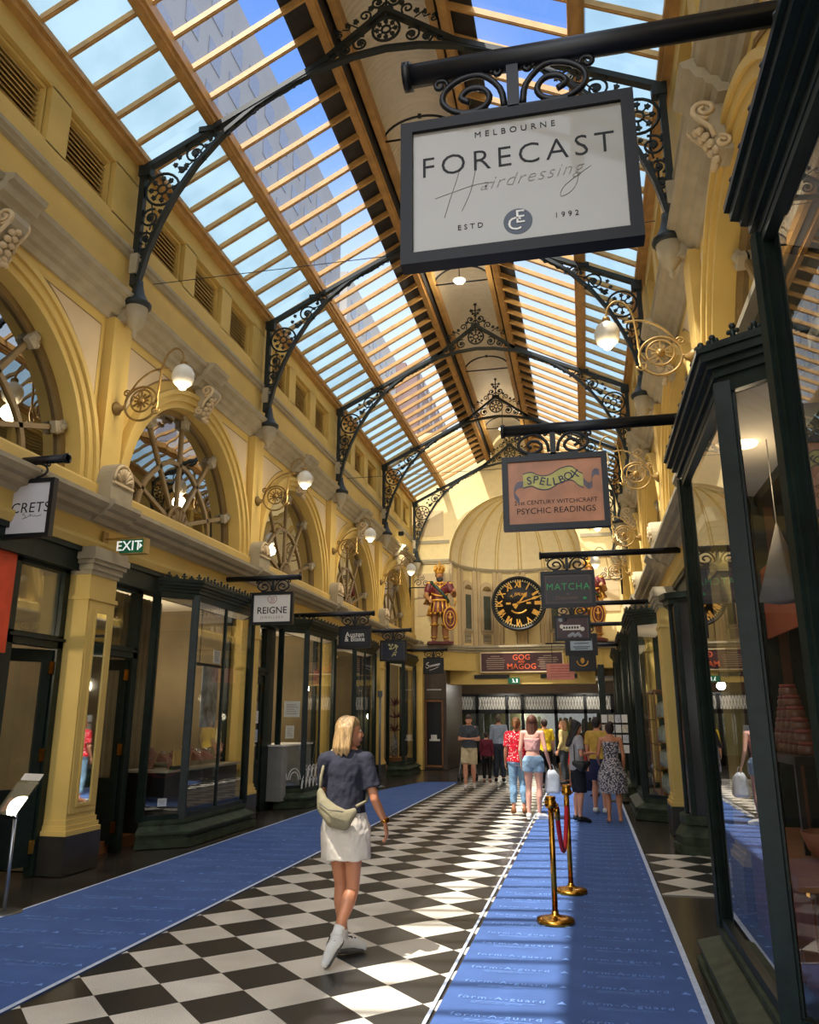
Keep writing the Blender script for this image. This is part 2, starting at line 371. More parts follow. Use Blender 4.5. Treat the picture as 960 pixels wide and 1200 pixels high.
# ------------------------------------------------------------------ walls
ZL = 4.5; RL = 1.80          # lunette springing and radius
BC = [(PY[i]+PY[i+1])/2 for i in range(7)]
VENT_C = (.95, 2.28, 3.6)
def build_wall(side):
    mb = MB()
    # storey above the shops: face at d = -.12, arches cut through
    for i in range(7):
        a, b, c = PY[i], PY[i+1], BC[i]; N = 28
        arc = [(c-(RL+.06)*cos(pi*k/N), ZL+(RL+.06)*sin(pi*k/N)) for k in range(N+1)]
        for k in range(N):
            (ya, za), (yb, zb) = arc[k], arc[k+1]
            mb.quad((sx(side, -.1), ya, za), (sx(side, -.1), yb, zb), (sx(side, -.1), yb, 6.75), (sx(side, -.1), ya, 6.75))
            mb.quad((sx(side, -.1), ya, za), (sx(side, -.1), yb, zb), (sx(side, -.42), yb, zb), (sx(side, -.42), ya, za))
        for u, v in ((a, arc[0][0]), (arc[-1][0], b)): sbox(mb, side, -.42, -.1, u, v, ZL-.1, 6.75)
        sbox(mb, side, -.42, -.1, a, b, 4.1, ZL)                         # sill band
        # frieze zone between the two cornices and the attic with vent openings
        sbox(mb, side, -.42, .0, a, b, 6.95, 8.12); sbox(mb, side, -.42, .0, a, b, 8.85, 9.35)
        ys = [a] + [q for cc in VENT_C for q in (a+cc-.48, a+cc+.48)] + [b]
        for u, v in zip(ys[::2], ys[1::2]): sbox(mb, side, -.42, 0, u, v, 8.1, 8.87)
        sbox(mb, side, -.42, -.1, a, b, 6.7, 7.0)
        sbox(mb, side, -.5, -.43, a, b, 8, 9)
    # lower entablature
    mould(mb, side, [(-.3, 3.62), (.02, 3.62), (.05, 3.70), (.05, 3.74), (.0, 3.76), (.0, 3.92), (.03, 3.95), (-.3, 3.97)], Y0, Y1)
    sbox(mb, side, -.5, -.3, Y0, Y1, 3.62, 4.2)
    struct('wall_'+SIDE[side], mb, M_Y)
    # stone coloured cornices
    mb = MB()
    low = [(-.3, 3.94), (.03, 3.94), (.07, 3.99), (.16, 4.01), (.18, 4.06), (.24, 4.08), (.29, 4.14), (.29, 4.19), (.1, 4.23), (-.3, 4.23)]
    mould(mb, side, low, Y0, Y1)
    for yc in PY: mould(mb, side, [(d+.06 if d > 0 else d, z+.003) for d, z in low], yc-.3, yc+.3)
    struct('trim_1' if side == 'L' else 'trim_2', mb, M_ST)
    mb = MB()
    up = [(-.3, 6.70), (-.06, 6.70), (-.03, 6.78), (.02, 6.80), (.04, 6.86), (.1, 6.88), (.14, 6.97), (.2, 6.99), (.22, 7.05), (.05, 7.09), (-.3, 7.09)]
    mould(mb, side, up, Y0, Y1)
    for yc in BC: mould(mb, side, [(d+.12, z+.003) for d, z in up], yc-.26, yc+.26)
    mould(mb, side, [(-.02, 7.66), (.05, 7.68), (.05, 7.72), (.09, 7.74), (.09, 7.79), (-.02, 7.81)], Y0, Y1)
    struct('trim_3' if side == 'L' else 'trim_4', mb, M_ST)
    # archivolts, pilaster strips (upper storey)
    mb = MB()
    for i in range(7):
        c = BC[i]; N = 36
        for (r0, r1, d0, d1) in ((RL, RL+.10, -.3, -.04), (RL+.10, RL+.26, -.1, .0), (RL+.2, RL+.27, -.1, .035)):
            P0 = [(c-r1*cos(pi*k/N), ZL+r1*sin(pi*k/N)) for k in range(N+1)]; P1 = [(c-r0*cos(pi*k/N), ZL+r0*sin(pi*k/N)) for k in range(N+1)]
            for k in range(N): sprism(mb, side, [P0[k], P0[k+1], P1[k+1], P1[k]], d0, d1)
            for s_ in (-1, 1): sbox(mb, side, d0, d1, min(c+s_*r0, c+s_*r1), max(c+s_*r0, c+s_*r1), 4.22, ZL)
    for yc in PY: sbox(mb, side, -.1, .03, yc-.2, yc+.2, 4.2, 6.71)
    for yc in PY: sbox(mb, side, -.1, .07, yc-.26, yc+.26, 4.2, 4.42)
    mould(mb, side, [(-.42, 4.2), (.06, 4.2), (.06, 4.40), (0, 4.45), (-.42, 4.47)], Y0, Y1)
    struct('trim_5' if side == 'L' else 'trim_6', mb, M_Y)
    # cream spandrel panels with a fine dark line round them
    mb = MB(); m2 = MB()
    for i in range(7):
        c = BC[i]
        for s_ in (-1, 1):
            for (rr, hw, zt, tgt, d) in ((RL+.40, 1.98, 6.56, m2, -.085), (RL+.43, 1.95, 6.53, mb, -.072)):
                a0 = math.asin(min(1, (zt-ZL)/rr)); a1 = math.acos(hw/rr)
                pl = [(c+s_*hw, zt), (c+s_*rr*cos(a0), zt)] + [(c+s_*rr*cos(a0+(a1-a0)*k/10), ZL+rr*sin(a0+(a1-a0)*k/10)) for k in range(1, 11)]
                sprism(tgt, side, pl, -.11, d)
    struct('trim_7' if side == 'L' else 'trim_8', mb, M_CR); struct('trim_9' if side == 'L' else 'trim_10', m2, M_OL)
    # dark backing rooms behind the fan windows
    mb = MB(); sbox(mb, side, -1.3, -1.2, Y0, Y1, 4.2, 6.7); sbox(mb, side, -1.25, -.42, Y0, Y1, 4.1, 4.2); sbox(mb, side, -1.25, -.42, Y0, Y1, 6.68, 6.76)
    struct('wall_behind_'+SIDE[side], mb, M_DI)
build_wall('L'); build_wall('R')

# ------------------------------------------------------------------ roof
def RZ(u): return 9.28 + .53*u                    # roof plane, u from the wall line
def rx(side, u): return WL + .03 + u if side == 'L' else WR - .03 - u
ST_ = .522
for side in 'LR':
    tb = MB()
    lo, hi = (rx(side, -.1), rx(side, .07)); tb.box(min(lo, hi), max(lo, hi), Y0, Y1, 9.14, 9.4)
    lo, hi = (rx(side, .07), rx(side, .12)); tb.box(min(lo, hi), max(lo, hi), Y0, Y1, 9.22, 9.3)
    struct('trim_11' if side == 'L' else 'trim_12', tb, M_TI)
    tb = MB(); U = 1.06
    for (w, z0, z1) in ((.2, -.13, .02), (.13, -.2, -.12), (.07, -.235, -.19)):
        lo, hi = rx(side, U-w/2), rx(side, U+w/2); tb.box(min(lo, hi), max(lo, hi), Y0, Y1, RZ(U)+z0, RZ(U)+z1)
    struct('trim_13' if side == 'L' else 'trim_14', tb, M_TI)
    tb = MB(); U = 2.72
    for (w, z0, z1) in ((.16, -.06, .14), (.10, -.10, -.05)):
        lo, hi = rx(side, U-w/2), rx(side, U+w/2); tb.box(min(lo, hi), max(lo, hi), Y0, Y1, RZ(U)+z0, RZ(U)+z1)
    lo, hi = rx(side, 2.86), rx(side, 2.97); tb.box(min(lo, hi), max(lo, hi), Y0, Y1, 10.86, 11.08)
    struct('trim_15' if side == 'L' else 'trim_16', tb, M_TI)
    # dark strip along the top of the glass, and lantern cheek
    tb = MB(); a, b = rx(side, 2.33), rx(side, 2.72)
    tb.add([(a, Y0, RZ(2.33)+.03), (b, Y0, RZ(2.72)+.03), (b, Y1, RZ(2.72)+.03), (a, Y1, RZ(2.33)+.03)], [[0, 1, 2, 3]])
    tb.add([(a, Y0, RZ(2.33)+.05), (b, Y0, RZ(2.72)+.05), (b, Y1, RZ(2.72)+.05), (a, Y1, RZ(2.33)+.05)], [[0, 1, 2, 3]])
    c = rx(side, 2.80); tb.box(min(c, c+.02), max(c, c+.02), Y0, Y1, RZ(2.72)-.05, 11.1)
    struct('trim_17' if side == 'L' else 'trim_18', tb, M_DSTRIP)
    wi = 0
    for i in range(7):
        a, b = max(PY[i], Y0), PY[i+1]
        w = thing('window_%d' % (i+1 if side == 'L' else i+8), None, None, (rx(side, 1.3), (a+b)/2, 9.9), kind='structure')
        bars = MB(); n = 9 if i else 5
        n = max(2, int(round((b-a)/ST_)))
        for k in range(n):
            y = a + (b-a)*(k+.5)/n
            for (wd, z0, z1) in ((.052, -.065, .03), (.03, -.08, -.06)):
                bars.prism([(0.1, RZ(.1)+z0), (2.7, RZ(2.7)+z0), (2.7, RZ(2.7)+z1), (.1, RZ(.1)+z1)], lambda p_, q_, y_: (rx(side, p_), y_, q_), y-wd/2, y+wd/2)
        part('glazing_bars', bars, M_TI, w, True)
        g = MB(); g.add([(rx(side, u), y_, RZ(u)+.02) for u, y_ in ((.0, a), (1.06, a), (1.06, b), (.0, b))], [[0, 1, 2, 3]]); part('frosted_pane', g, M_FR, w, True)
        g = MB(); g.add([(rx(side, u), y_, RZ(u)+.02) for u, y_ in ((1.06, a), (2.36, a), (2.36, b), (1.06, b))], [[0, 1, 2, 3]]); part('clear_pane', g, M_GLR, w, True)
# barrel vault of the lantern
def corrugated():
    m = mat('corrugated cream ceiling', (238, 228, 204), .55, var=.05)
    n = m.node_tree.nodes; l = m.node_tree.links; t = n.new('ShaderNodeTexCoord'); w = n.new('ShaderNodeTexWave'); w.bands_direction = 'Y'
    w.inputs['Scale'].default_value = 3.2; l.new(t.outputs['Object'], w.inputs['Vector']); b = n.new('ShaderNodeBump'); b.inputs['Strength'].default_value = .5; b.inputs['Distance'].default_value = .03
    l.new(w.outputs[1], b.inputs['Height']); l.new(b.outputs[0], n['Principled BSDF'].inputs['Normal']); return m
v = MB(); N = 24; R_ = .66
for r in (R_, R_+.06):
    ps = [(CX-r*1.03*cos(pi*k/N), 11.04+r*sin(pi*k/N)) for k in range(N+1)]
    v.sm = True
    v.add([(x, y, z) for y in (Y0, Y1) for x, z in ps], [[k, k+1, N+1+k+1, N+1+k] for k in range(N)])
struct('ceiling', v, corrugated())
# piers of the street entrance behind the camera
b = MB()
b.box(-6.3, -5.4, Y0-.3, Y0, 0, 9.3); b.box(1.1, 2, Y0-.3, Y0, 0, 9.3)
struct('wall_back', b, M_Y)
pv = MB(); pv.box(-30, 26, Y0-40, Y0, -.2, -.03); struct('floor_street', pv, mat('street paving', (170, 164, 154), .8))
# ------------------------------------------------------------------ end wall with apse
M_Y2 = mat('pale yellow plaster', (238, 216, 158), .65, var=.05)
YE = 27.0; AR = 2.3; AZ = 7.05
def endwall():
    mb = MB()
    N = 32
    arc = [(CX-AR*cos(pi*k/N), AZ+AR*sin(pi*k/N)) for k in range(N+1)]
    top = 11.9
    for k in range(N):
        (xa, za), (xb, zb) = arc[k], arc[k+1]
        mb.quad((xa, YE, za), (xb, YE, zb), (xb, YE, top), (xa, YE, top))
        mb.quad((xa, YE, za), (xb, YE, zb), (xb, YE+.35, zb), (xa, YE+.35, za))
    for a, b in ((-6.2, CX-AR), (CX+AR, 2.0)): mb.box(a, b, YE, YE+.35, 3.2, top)
    # flat wall panels and archivolt
    for r0, r1, y in ((AR, AR+.1, -.05), (AR+.1, AR+.42, -.02)):
        for k in range(N):
            p = [(CX-r*cos(pi*q/N), AZ+r*sin(pi*q/N)) for r, q in ((r1, k), (r1, k+1), (r0, k+1), (r0, k))]
            mb.prism(p, lambda a, b, yy: (a, yy, b), YE+y, YE+.1)
    # curved apse drum
    c = Vector((CX, YE+.2, 0)); K = 28
    def P(a, r, z): return (CX-r*cos(a), YE+.2+r*sin(a), z)
    for k in range(K):
        a, b = pi*k/K, pi*(k+1)/K
        mb.quad(P(a, AR, 3.3), P(b, AR, 3.3), P(b, AR, AZ), P(a, AR, AZ))
    struct('wall_end', mb, M_Y2)
    # half dome
    mb = MB(); mb.sm = True; J = 12
    V = lambda a, e: (CX-AR*cos(e)*cos(a), YE+.2+AR*cos(e)*sin(a), AZ+AR*sin(e))
    for k in range(K):
        for j in range(J):
            a, b = pi*k/K, pi*(k+1)/K; e0, e1 = pi/2*j/J, pi/2*(j+1)/J
            mb.quad(V(a, e0), V(b, e0), V(b, e1), V(a, e1))
    struct('ceiling_dome', mb, mat('cream half dome', (240, 224, 180), .7, var=.04))
    mb = MB()
    for k in range(0, 9):
        a = pi*k/8
        for s_ in (-.02, .02): mb.tube([V(a+s_*1.2, pi/2*j/14) for j in range(14)], .022, 5)
    struct('trim_19', mb, M_Y)
    # drum pilasters, string courses
    mb = MB()
    for k in range(0, 9):
        a = pi*k/8
        for da in (-.05, .05):
            mb.obox(P(a+da, AR-.03, 5.35), (.13, .08, 3.2), Matrix.Rotation(-(a-pi/2), 3, 'Z'))
    struct('trim_20', mb, M_CR)
    mb = MB()
    for (r, z0, z1) in ((AR-.1, AZ-.06, AZ+.02), (AR-.06, AZ-.12, AZ-.06), (AR-.14, 3.98, 4.1), (AR-.08, 3.86, 3.98)):
        for k in range(K):
            a, b = pi*k/K, pi*(k+1)/K
            p = [P(a, r, 0), P(b, r, 0), P(b, AR+.05, 0), P(a, AR+.05, 0)]
            mb.prism([(q[0], q[1]) for q in p], lambda x, y, z: (x, y, z), z0, z1)
    for (x0, x1) in ((-5.8, CX-AR+.02), (CX+AR-.02, 1.45)):
        for (d, z0, z1) in ((.1, 6.92, 7.0), (.16, 7.0, 7.08), (.08, 7.66, 7.78)): mb.box(x0, x1, YE-d, YE, z0, z1)
    struct('trim_21', mb, M_ST)
    # raised side panels
    mb = MB()
    for (x0, x1) in ((-5.62, -4.62), (.28, 1.28)): mb.box(x0, x1, YE-.03, YE, 5.1, 6.6); mb.box(x0+.05, x1-.05, YE-.03, YE, 7.95, 8.9)
    struct('trim_22', mb, M_CR)
    # curved entablature carrying the statues
    mb = MB()
    def plat(off, z0, z1, tgt):
        pts = []
        for k in range(25):
            x = -5.8 + (7.3)*k/24; u = abs(x-CX)
            y = YE-.62-off if u > 2.75 else (YE-.62-off + (.95)*(.5-.5*cos(pi*(2.75-u)/1.3)) if u > 1.45 else YE+.33-off)
            pts.append((x, y))
        tgt.prism(pts + [(1.5, YE+.6), (-5.8, YE+.6)], lambda x, y, z: (x, y, z), z0, z1)
    plat(.0, 3.25, 3.82, mb); plat(.03, 3.2, 3.32, mb)
    struct('trim_23', mb, M_Y)
    mb = MB(); plat(.06, 3.82, 3.9, mb); plat(.14, 3.9, 3.98, mb); plat(.2, 3.98, 4.05, mb)
    struct('trim_24', mb, M_ST)
    mb = MB(); mb.box(-4.55, .35, YE+.3, YE+.7, 2.75, 3.3)
    for x in (-3.6, -1.55): mb.box(x, x+1.0, YE+.28, YE+.3, 2.98, 3.07)
    struct('wall_lintel', mb, M_Y)
    mb = MB()
    for x in (-3.7, -1.45): mb.box(x, x+1.2, YE+.26, YE+.3, 2.94, 3.07)
    struct('trim_25', mb, M_BLK)
endwall()
# small round headed windows in the drum
def drum_window(a, label):
    R = Matrix.Rotation(-(a-pi/2), 4, 'Z')
    base = (CX-(AR-.02)*cos(a), YE+.2+(AR-.02)*sin(a), 4.28)
    w = thing('niche_window', label, 'window', base, 0)
    N = 12
    def arch(hw, z0, zt, off): return [(-hw, z0), (hw, z0)] + [(hw*cos(pi*k/N), zt+hw*sin(pi*k/N)) for k in range(N+1)]
    f = MB(); f.prism(arch(.24, .35, 2.05, 0), lambda x, z, d: R @ Vector((x, d, z)), -.05, .06)
    part('frame', f, M_CR, w)
    f = MB(); f.prism([(-.14, .5), (.14, .5), (.14, 1.75), (-.14, 1.75)], lambda x, z, d: R @ Vector((x, d, z)), -.07, -.05)
    part('pane', f, mat('dull grey glass', (92, 96, 84), .15, var=.2), w)
    f = MB(); f.prism([(.17*cos(pi*k/N), 1.95+.17*sin(pi*k/N)) for k in range(N+1)], lambda x, z, d: R @ Vector((x, d, z)), -.075, -.05)
    for k in range(1, 6): f.tube([R @ Vector((0, -.08, 1.95)), R @ Vector((.17*cos(pi*k/6), -.08, 1.95+.17*sin(pi*k/6)))], .012, 4)
    part('fan_light', f, M_OL, w)
    f = MB(); f.prism([(-.16, 0), (.16, 0), (.16, .38), (-.16, .38)], lambda x, z, d: R @ Vector((x, d, z)), -.03, .04)
    f.prism([(-.2, .4), (.2, .4), (.2, .48), (-.2, .48)], lambda x, z, d: R @ Vector((x, d, z)), -.1, .04)
    for k in range(8): f.ball(R @ Vector((-.1+.07*(k % 4), -.03, .1+.15*(k//4))), .035, n=6, m=4)
    part('apron_panel', f, M_ST, w)
for k, n_ in enumerate(('narrow arched window in the apse beside the left statue', 'narrow arched window in the apse left of the clock', None, None, 'narrow arched window in the apse mostly behind hanging signs right of the clock', 'narrow arched window in the apse beside the right statue')):
    if n_: drum_window(pi*(k+1.0)/8 + pi/16 if k < 2 else pi*(k+1)/8+pi/16, n_)
# shallow arched panels either side of the clock head
mb = MB()
for a in (pi*3.5/8, pi*4.5/8):
    R = Matrix.Rotation(-(a-pi/2), 3, 'Z'); b = Vector((CX-(AR-.03)*cos(a), YE+.2+(AR-.03)*sin(a), 6.3))
    mb.tube([b + R @ Vector((.25*cos(pi*k/12), -.02, .25*sin(pi*k/12))) for k in range(13)], .02, 5)
    for s_ in (-1, 1): mb.tube([b + R @ Vector((s_*.25, -.02, 0)), b + R @ Vector((s_*.25, -.02, -2))], .02, 5)
struct('trim_26', mb, M_ST)
# ------------------------------------------------------------------ buildings seen through the glass roof
def tower(x0, x1, y0, y1, h, col, wcol, lb, dz=3.4, dy=3.0, ww=1.7, extra=None):
    t = thing('office_tower', lb, 'building', ((x0+x1)/2, (y0+y1)/2, 0)); cx, cy = (x0+x1)/2, (y0+y1)/2
    m = MB(); m.box(x0-cx, x1-cx, y0-cy, y1-cy, 0, h); m.box(x0-cx+2, x1-cx-2, y0-cy+2, y1-cy-2, h, h+1.6); part('block', m, mat('render %d %d %d' % col, col, .8, var=.08, vscale=.2), t)
    m = MB(); xf = x1 if x1 < 0 else x0
    z = 12
    while z < h-2:
        y = y0+1.5
        while y < y1-2: m.box(xf-cx-.06, xf-cx+.06, y-cy, y-cy+ww, z, z+1.8); y += dy
        x = x0+1.5
        while x < x1-2: m.box(x-cx, x-cx+ww, y0-cy-.06, y0-cy+.06, z, z+1.8); x += dy
        z += dz
    part('window_grid', m, mat('tower window %d %d %d' % wcol, wcol, .25), t)
tower(-44, -21.5, 24, 66, 51, (150, 148, 150), (142, 142, 148), 'tall grey tower seen through the left of the glass roof')
tower(-40, -22, 70, 92, 47, (186, 180, 172), (150, 150, 156), 'pale office block with dark windows beyond the grey tower')
tower(-44, -20, 96, 150, 48, (132, 108, 104), (122, 102, 102), 'mauve brown tower seen through the far left roof glass')
tower(-46, -20, -16, 18, 50, (150, 146, 150), (143, 140, 147), 'grey tower seen through the roof glass nearest the camera')
tower(18, 40, 60, 90, 34, (172, 160, 150), (126, 122, 130), 'low stone building seen through the far right roof glass')
# ------------------------------------------------------------------ scroll iron helpers (2-D, returned as point lists)
def spiral(cx, cy, r, turns=1.6, a0=0, sgn=1, rin=.2, n=22):
    return [(cx+(r*(1-(1-rin)*k/n))*cos(a0+sgn*2*pi*turns*k/n), cy+(r*(1-(1-rin)*k/n))*sin(a0+sgn*2*pi*turns*k/n)) for k in range(n+1)]
def circ(cx, cy, r, n=20): return [(cx+r*cos(2*pi*k/n), cy+r*sin(2*pi*k/n)) for k in range(n)]
def smooth(P, k=4):
    n = len(P); out = []
    for i in range(n-1):
        p0, p1, p2, p3 = P[max(0, i-1)], P[i], P[i+1], P[min(n-1, i+2)]
        for j in range(k):
            t = j/k; out.append(tuple(.5*(2*b+(c-a)*t+(2*a-5*b+4*c-d)*t*t+(-a+3*b-3*c+d)*t**3) for a, b, c, d in zip(p0, p1, p2, p3)))
    return out+[tuple(P[-1])]
def t2(mb, pts, fn, r, n=5, closed=False):
    if 5 <= len(pts) < 18 and not closed: pts = smooth(pts, 3)
    mb.tube([fn(*p) for p in pts], r, n, closed)
def blob(mb, x, y, r, fn, d=.018): mb.prism([(x+r*(1 if k % 2 else .55)*cos(pi*k/5), y+r*(1 if k % 2 else .55)*sin(pi*k/5)) for k in range(10)], lambda a, b, q: Vector(fn(a, b))+Vector((0, q, 0)), -d, d)

# ------------------------------------------------------------------ roof trusses: 'u' from the left wall line
def truss_arch_pts():
    A = [(.09, 6.98), (.14, 7.3), (.24, 7.75), (.40, 8.2), (.60, 8.62), (.88, 9.05), (1.28, 9.5), (1.70, 9.83), (2.15, 10.08), (2.62, 10.27), (3.1, 10.38), (3.55, 10.42)]
    return A
def build_truss():
    HW = 3.55                                            # half width of the truss
    t = thing('roof_truss', 'x', 'roof truss', (CX, PY[3], 7.0))
    for s_ in (-1, 1):
        fn = lambda u, z, s_=s_: (s_*(HW-u), 0, z-7.0)
        def bar(mb, a, b, w, h): mb.bar(fn(*a), fn(*b), w, h, (0, 1, 0)) if False else mb.bar(fn(*a), fn(*b), h, w, (0, 1, 0))
        m = MB(); bar(m, (.08, 7.25), (.08, 9.12), .09, .08); bar(m, (.03, 9.06), (2.75, 10.40), .1, .075); bar(m, (2.6, 10.33), (3.56, 11.06), .1, .065)
        bar(m, (1.35, 9.66), (2.62, 10.27), .06, .03)
        m.box(*sorted((fn(.02, 0)[0], fn(.2, 0)[0])), -.06, .06, 1.95, 2.12)
        for k in range(4): m.ball(fn(.08, 7.5+.45*k), .02, n=6, m=4)
        m.box(*sorted((fn(.9, 0)[0], fn(1.12, 0)[0])), -.07, .07, RZ(1.0)-7.3, RZ(1.0)-7.22)
        part('principal_rafter', m, M_IR, t)
        A = truss_arch_pts(); m = MB()
        for p, q in zip(A[:-1], A[1:]): bar(m, p, q, .085, .055)
        for p in A[1:-1]: m.ball(fn(*p), .029, .043, .029, n=8, m=6)
        part('arched_rib', m, M_IR, t)
        m = MB(); R_ = .016
        for (u, z, r) in ((.38, 8.72, .25),):
            t2(m, circ(u, z, r), fn, .02, 5, True); t2(m, circ(u, z, .07), fn, .016, 5, True)
            for k in range(8):
                a = pi*k/4; t2(m, [(u+.07*cos(a), z+.07*sin(a)), (u+.19*cos(a), z+.19*sin(a))], fn, .012, 4); blob(m, u+.17*cos(a), z+.17*sin(a), .042, fn)
        for (u, z, r, a0, sg) in ((.24, 8.28, .15, 1.2, 1), (.2, 7.98, .105, 4.2, -1), (.17, 7.74, .075, 1.2, 1), (.15, 7.56, .05, 4.2, -1),
                                  (.84, 9.22, .165, .6, 1), (1.17, 9.47, .12, 3.6, -1), (1.44, 9.63, .09, .6, 1), (1.66, 9.76, .06, 3.6, -1), (.12, 9.0, .05, 0, 1), (.66, 8.98, .05, 0, 1)):
            t2(m, spiral(u, z, r, 1.55, a0, sg), fn, .017, 5); blob(m, u, z, r*.36, fn); blob(m, u+r*.9, z+r*.6, .035, fn); blob(m, u-r*.8, z+r*.8, .03, fn)
        for k in range(8):
            u = 1.75+.1*k; t2(m, circ(u, 9.80+.047*k+.02, .022, 8), fn, .008, 4, True)
        for (ua, za, ub, zb) in ((.24, 8.5, .24, 8.1), (.2, 8.1, .15, 7.5), (.6, 8.95, .95, 9.3), (.95, 9.3, 1.3, 9.56), (1.3, 9.56, 1.75, 9.82), (1.7, 9.82, 2.5, 10.2)): t2(m, [(ua, za), ((ua+ub)/2+.03, (za+zb)/2-.03), (ub, zb)], fn, .012, 4)
        for (u, z) in ((.12, 8.35), (.33, 8.15), (.1, 7.85), (.27, 7.9), (.72, 9.05), (.98, 9.12), (1.05, 9.42), (1.32, 9.47), (.55, 9.08), (.12, 8.95), (.62, 8.75), (.6, 9.2)): blob(m, u, z, .04, fn)
        part('scroll_spandrel', m, M_IR, t)
        # stone pendant and its iron shoe
        m = MB(); c = fn(.16, 7.0)
        m.lathe([(.0, -.52), (.02, -.51), (.035, -.47), (.024, -.43), (.05, -.40), (.105, -.33), (.14, -.22), (.15, -.1), (.15, -.08)], (c[0], 0, 0), 16)
        m.box(*sorted((fn(-.05, 0)[0], fn(.14, 0)[0])), -.1, .1, -.3, -.09)
        part('stone_pendant', m, M_ST, t)
        m = MB(); m.lathe([(.15, -.09), (.19, -.06), (.19, -.02), (.16, .0), (.13, .05), (.09, .13), (.06, .25), (.055, .32)], (c[0], 0, 0), 16)
        part('iron_shoe', m, M_IR, t)
        m = MB(); m.box(*sorted((fn(.03, 0)[0], fn(.14, 0)[0])), -.07, .07, .42, .72); part('junction_box', m, M_ST, t)
    fn = lambda x, z: (x, 0, z-7.0)
    m = MB(); t2(m, circ(0, 10.74, .19), fn, .02, 5, True); t2(m, circ(0, 10.74, .06), fn, .016, 5, True)
    for k in range(8):
        a = pi*k/4; t2(m, [(.06*cos(a), 10.74+.06*sin(a)), (.17*cos(a), 10.74+.17*sin(a))], fn, .012, 4); blob(m, .13*cos(a), 10.74+.13*sin(a), .035, fn)
    for s_ in (-1, 1):
        f2 = lambda x, z, s_=s_: (s_*x, 0, z-7.0)
        for (x, z, r, a0, sg) in ((.36, 10.58, .125, 2, -1), (.57, 10.5, .085, 5, 1), (.74, 10.45, .055, 2, -1), (.25, 10.86, .05, 2, 1)):
            t2(m, spiral(x, z, r, 1.5, a0, sg), f2, .016, 5); blob(m, x, z, r*.4, f2)
    part('gable_scrollwork', m, M_IR, t)
    m = MB()
    for s_ in (-1, 1):
        f2 = lambda x, z, s_=s_: (s_*x, 0, z-7.0)
        t2(m, spiral(.12, 11.22, .10, 1.4, 3.4, 1), f2, .017, 5); t2(m, spiral(.3, 11.03, .09, 1.3, 3.9, -1), f2, .015, 5)
        t2(m, [(.4, 10.85), (.5, 10.92), (.53, 10.84), (.62, 10.86)], f2, .013, 4); t2(m, spiral(.66, 10.78, .06, 1.2, 2, -1), f2, .013, 4)
        t2(m, [(.72, 10.66), (.8, 10.74), (.84, 10.68)], f2, .012, 4)
        for (x, z) in ((.06, 11.38), (.22, 11.14), (.43, 10.96), (.55, 10.92), (.7, 10.84), (.82, 10.76), (.1, 11.22)): blob(m, x, z, .045, f2)
    f2 = fn
    t2(m, [(0, 10.95), (0, 11.6)], f2, .018, 5); t2(m, [(-.09, 11.46), (.09, 11.46)], f2, .014, 5)
    for (x, z) in ((-.1, 11.46), (.1, 11.46), (0, 11.62), (0, 11.32)): blob(m, x, z, .05, f2)
    m.prism([(-.12, 11.0), (.12, 11.0), (.1, 11.1), (-.1, 11.1)], lambda a, b, d: (a, d, b-7), -.04, .04)
    part('cresting', m, M_IR, t)
    return t
TR = build_truss()
tl = ['roof truss nearest the camera, partly behind the largest hanging sign', 'second iron roof truss from the camera', 'third iron roof truss from the camera, crest against the white vault', 'fourth iron roof truss from the camera', 'last iron roof truss, against the end wall']
for k, l_ in enumerate(tl):
    y = PY[3+k] - (.15 if k == 4 else 0); l_ = 'green scrolled ' + l_
    if k == 0: TR['label'] = l_; TR['group'] = 'iron roof trusses'; TR['category'] = 'roof truss'
    else: dup(TR, (CX, y, 7.0), label=l_)
dup(TR, (CX, PY[2], 7.0), label='iron roof truss overhead, only its right end showing past the top of the frame')

# hoops with tie rods between the lantern beams
def hoop():
    t = thing('lantern_hoop', 'thin black iron hoop and tie bar spanning the ceiling vault, nearest of them', 'iron hoop', (CX, BC[3], 10.9), group='hoops under the ceiling vault')
    m = MB(); m.tube([(.62*cos(pi*k/16), 0, .40*sin(pi*k/16)) for k in range(17)], .02, 6); part('hoop', m, M_BK, t)
    m = MB(); m.tube([(-.78, 0, 0), (.78, 0, 0)], .017, 6); m.box(-.03, .03, -.03, .03, .38, .43); part('tie_bar', m, M_BK, t)
    return t
H = hoop()
for k in range(4, 7): dup(H, (CX, BC[k], 10.9), label='thin black iron hoop and tie bar spanning the ceiling vault, %s from the camera' % ORD[k-3])
M_LAMP = mat('lit lamp glass', (255, 240, 208), .3, var=0, emit=2.2)
def disc(k, lb):
    t = thing('pendant_light', lb, 'ceiling light', (CX, BC[k]-.35, 10.74), group='round lights under the ceiling vault')
    m = MB(); m.lathe([(.0, -.03), (.11, -.03), (.135, 0), (.05, .04), (.0, .05)], n=20); part('glowing_disc', m, M_LAMP, t)
    m = MB(); m.tube([(0, 0, .04), (0, 0, .97)], .012, 5); part('stem', m, M_BK, t)
    l = bpy.data.lights.new('disc_light', 'POINT'); l.energy = 45; l.color = (1, .92, .78); l.shadow_soft_size = .1; o = bpy.data.objects.new('disc_light', l); COL.objects.link(o); o.parent = t; o.location = (0, 0, -.12)
disc(4, 'round white light hanging under the vault just below the largest sign'); disc(6, 'small round light hanging under the vault above the terracotta sign arm')
# thin tie wires across the hall
for k, lb in ((3, 'thin wire stretched across the hall above the nearest lamps'), (5, 'thin wire stretched across the hall in front of the farther trusses')):
    m = MB(); m.tube([(WL+.3, PY[k]+.15, 7.35), (CX, PY[k]+.15, 7.33), (WR-.3, PY[k]+.15, 7.35)], .006, 4)
    tag(part('tie_wire', m, M_BK), lb, 'wire')

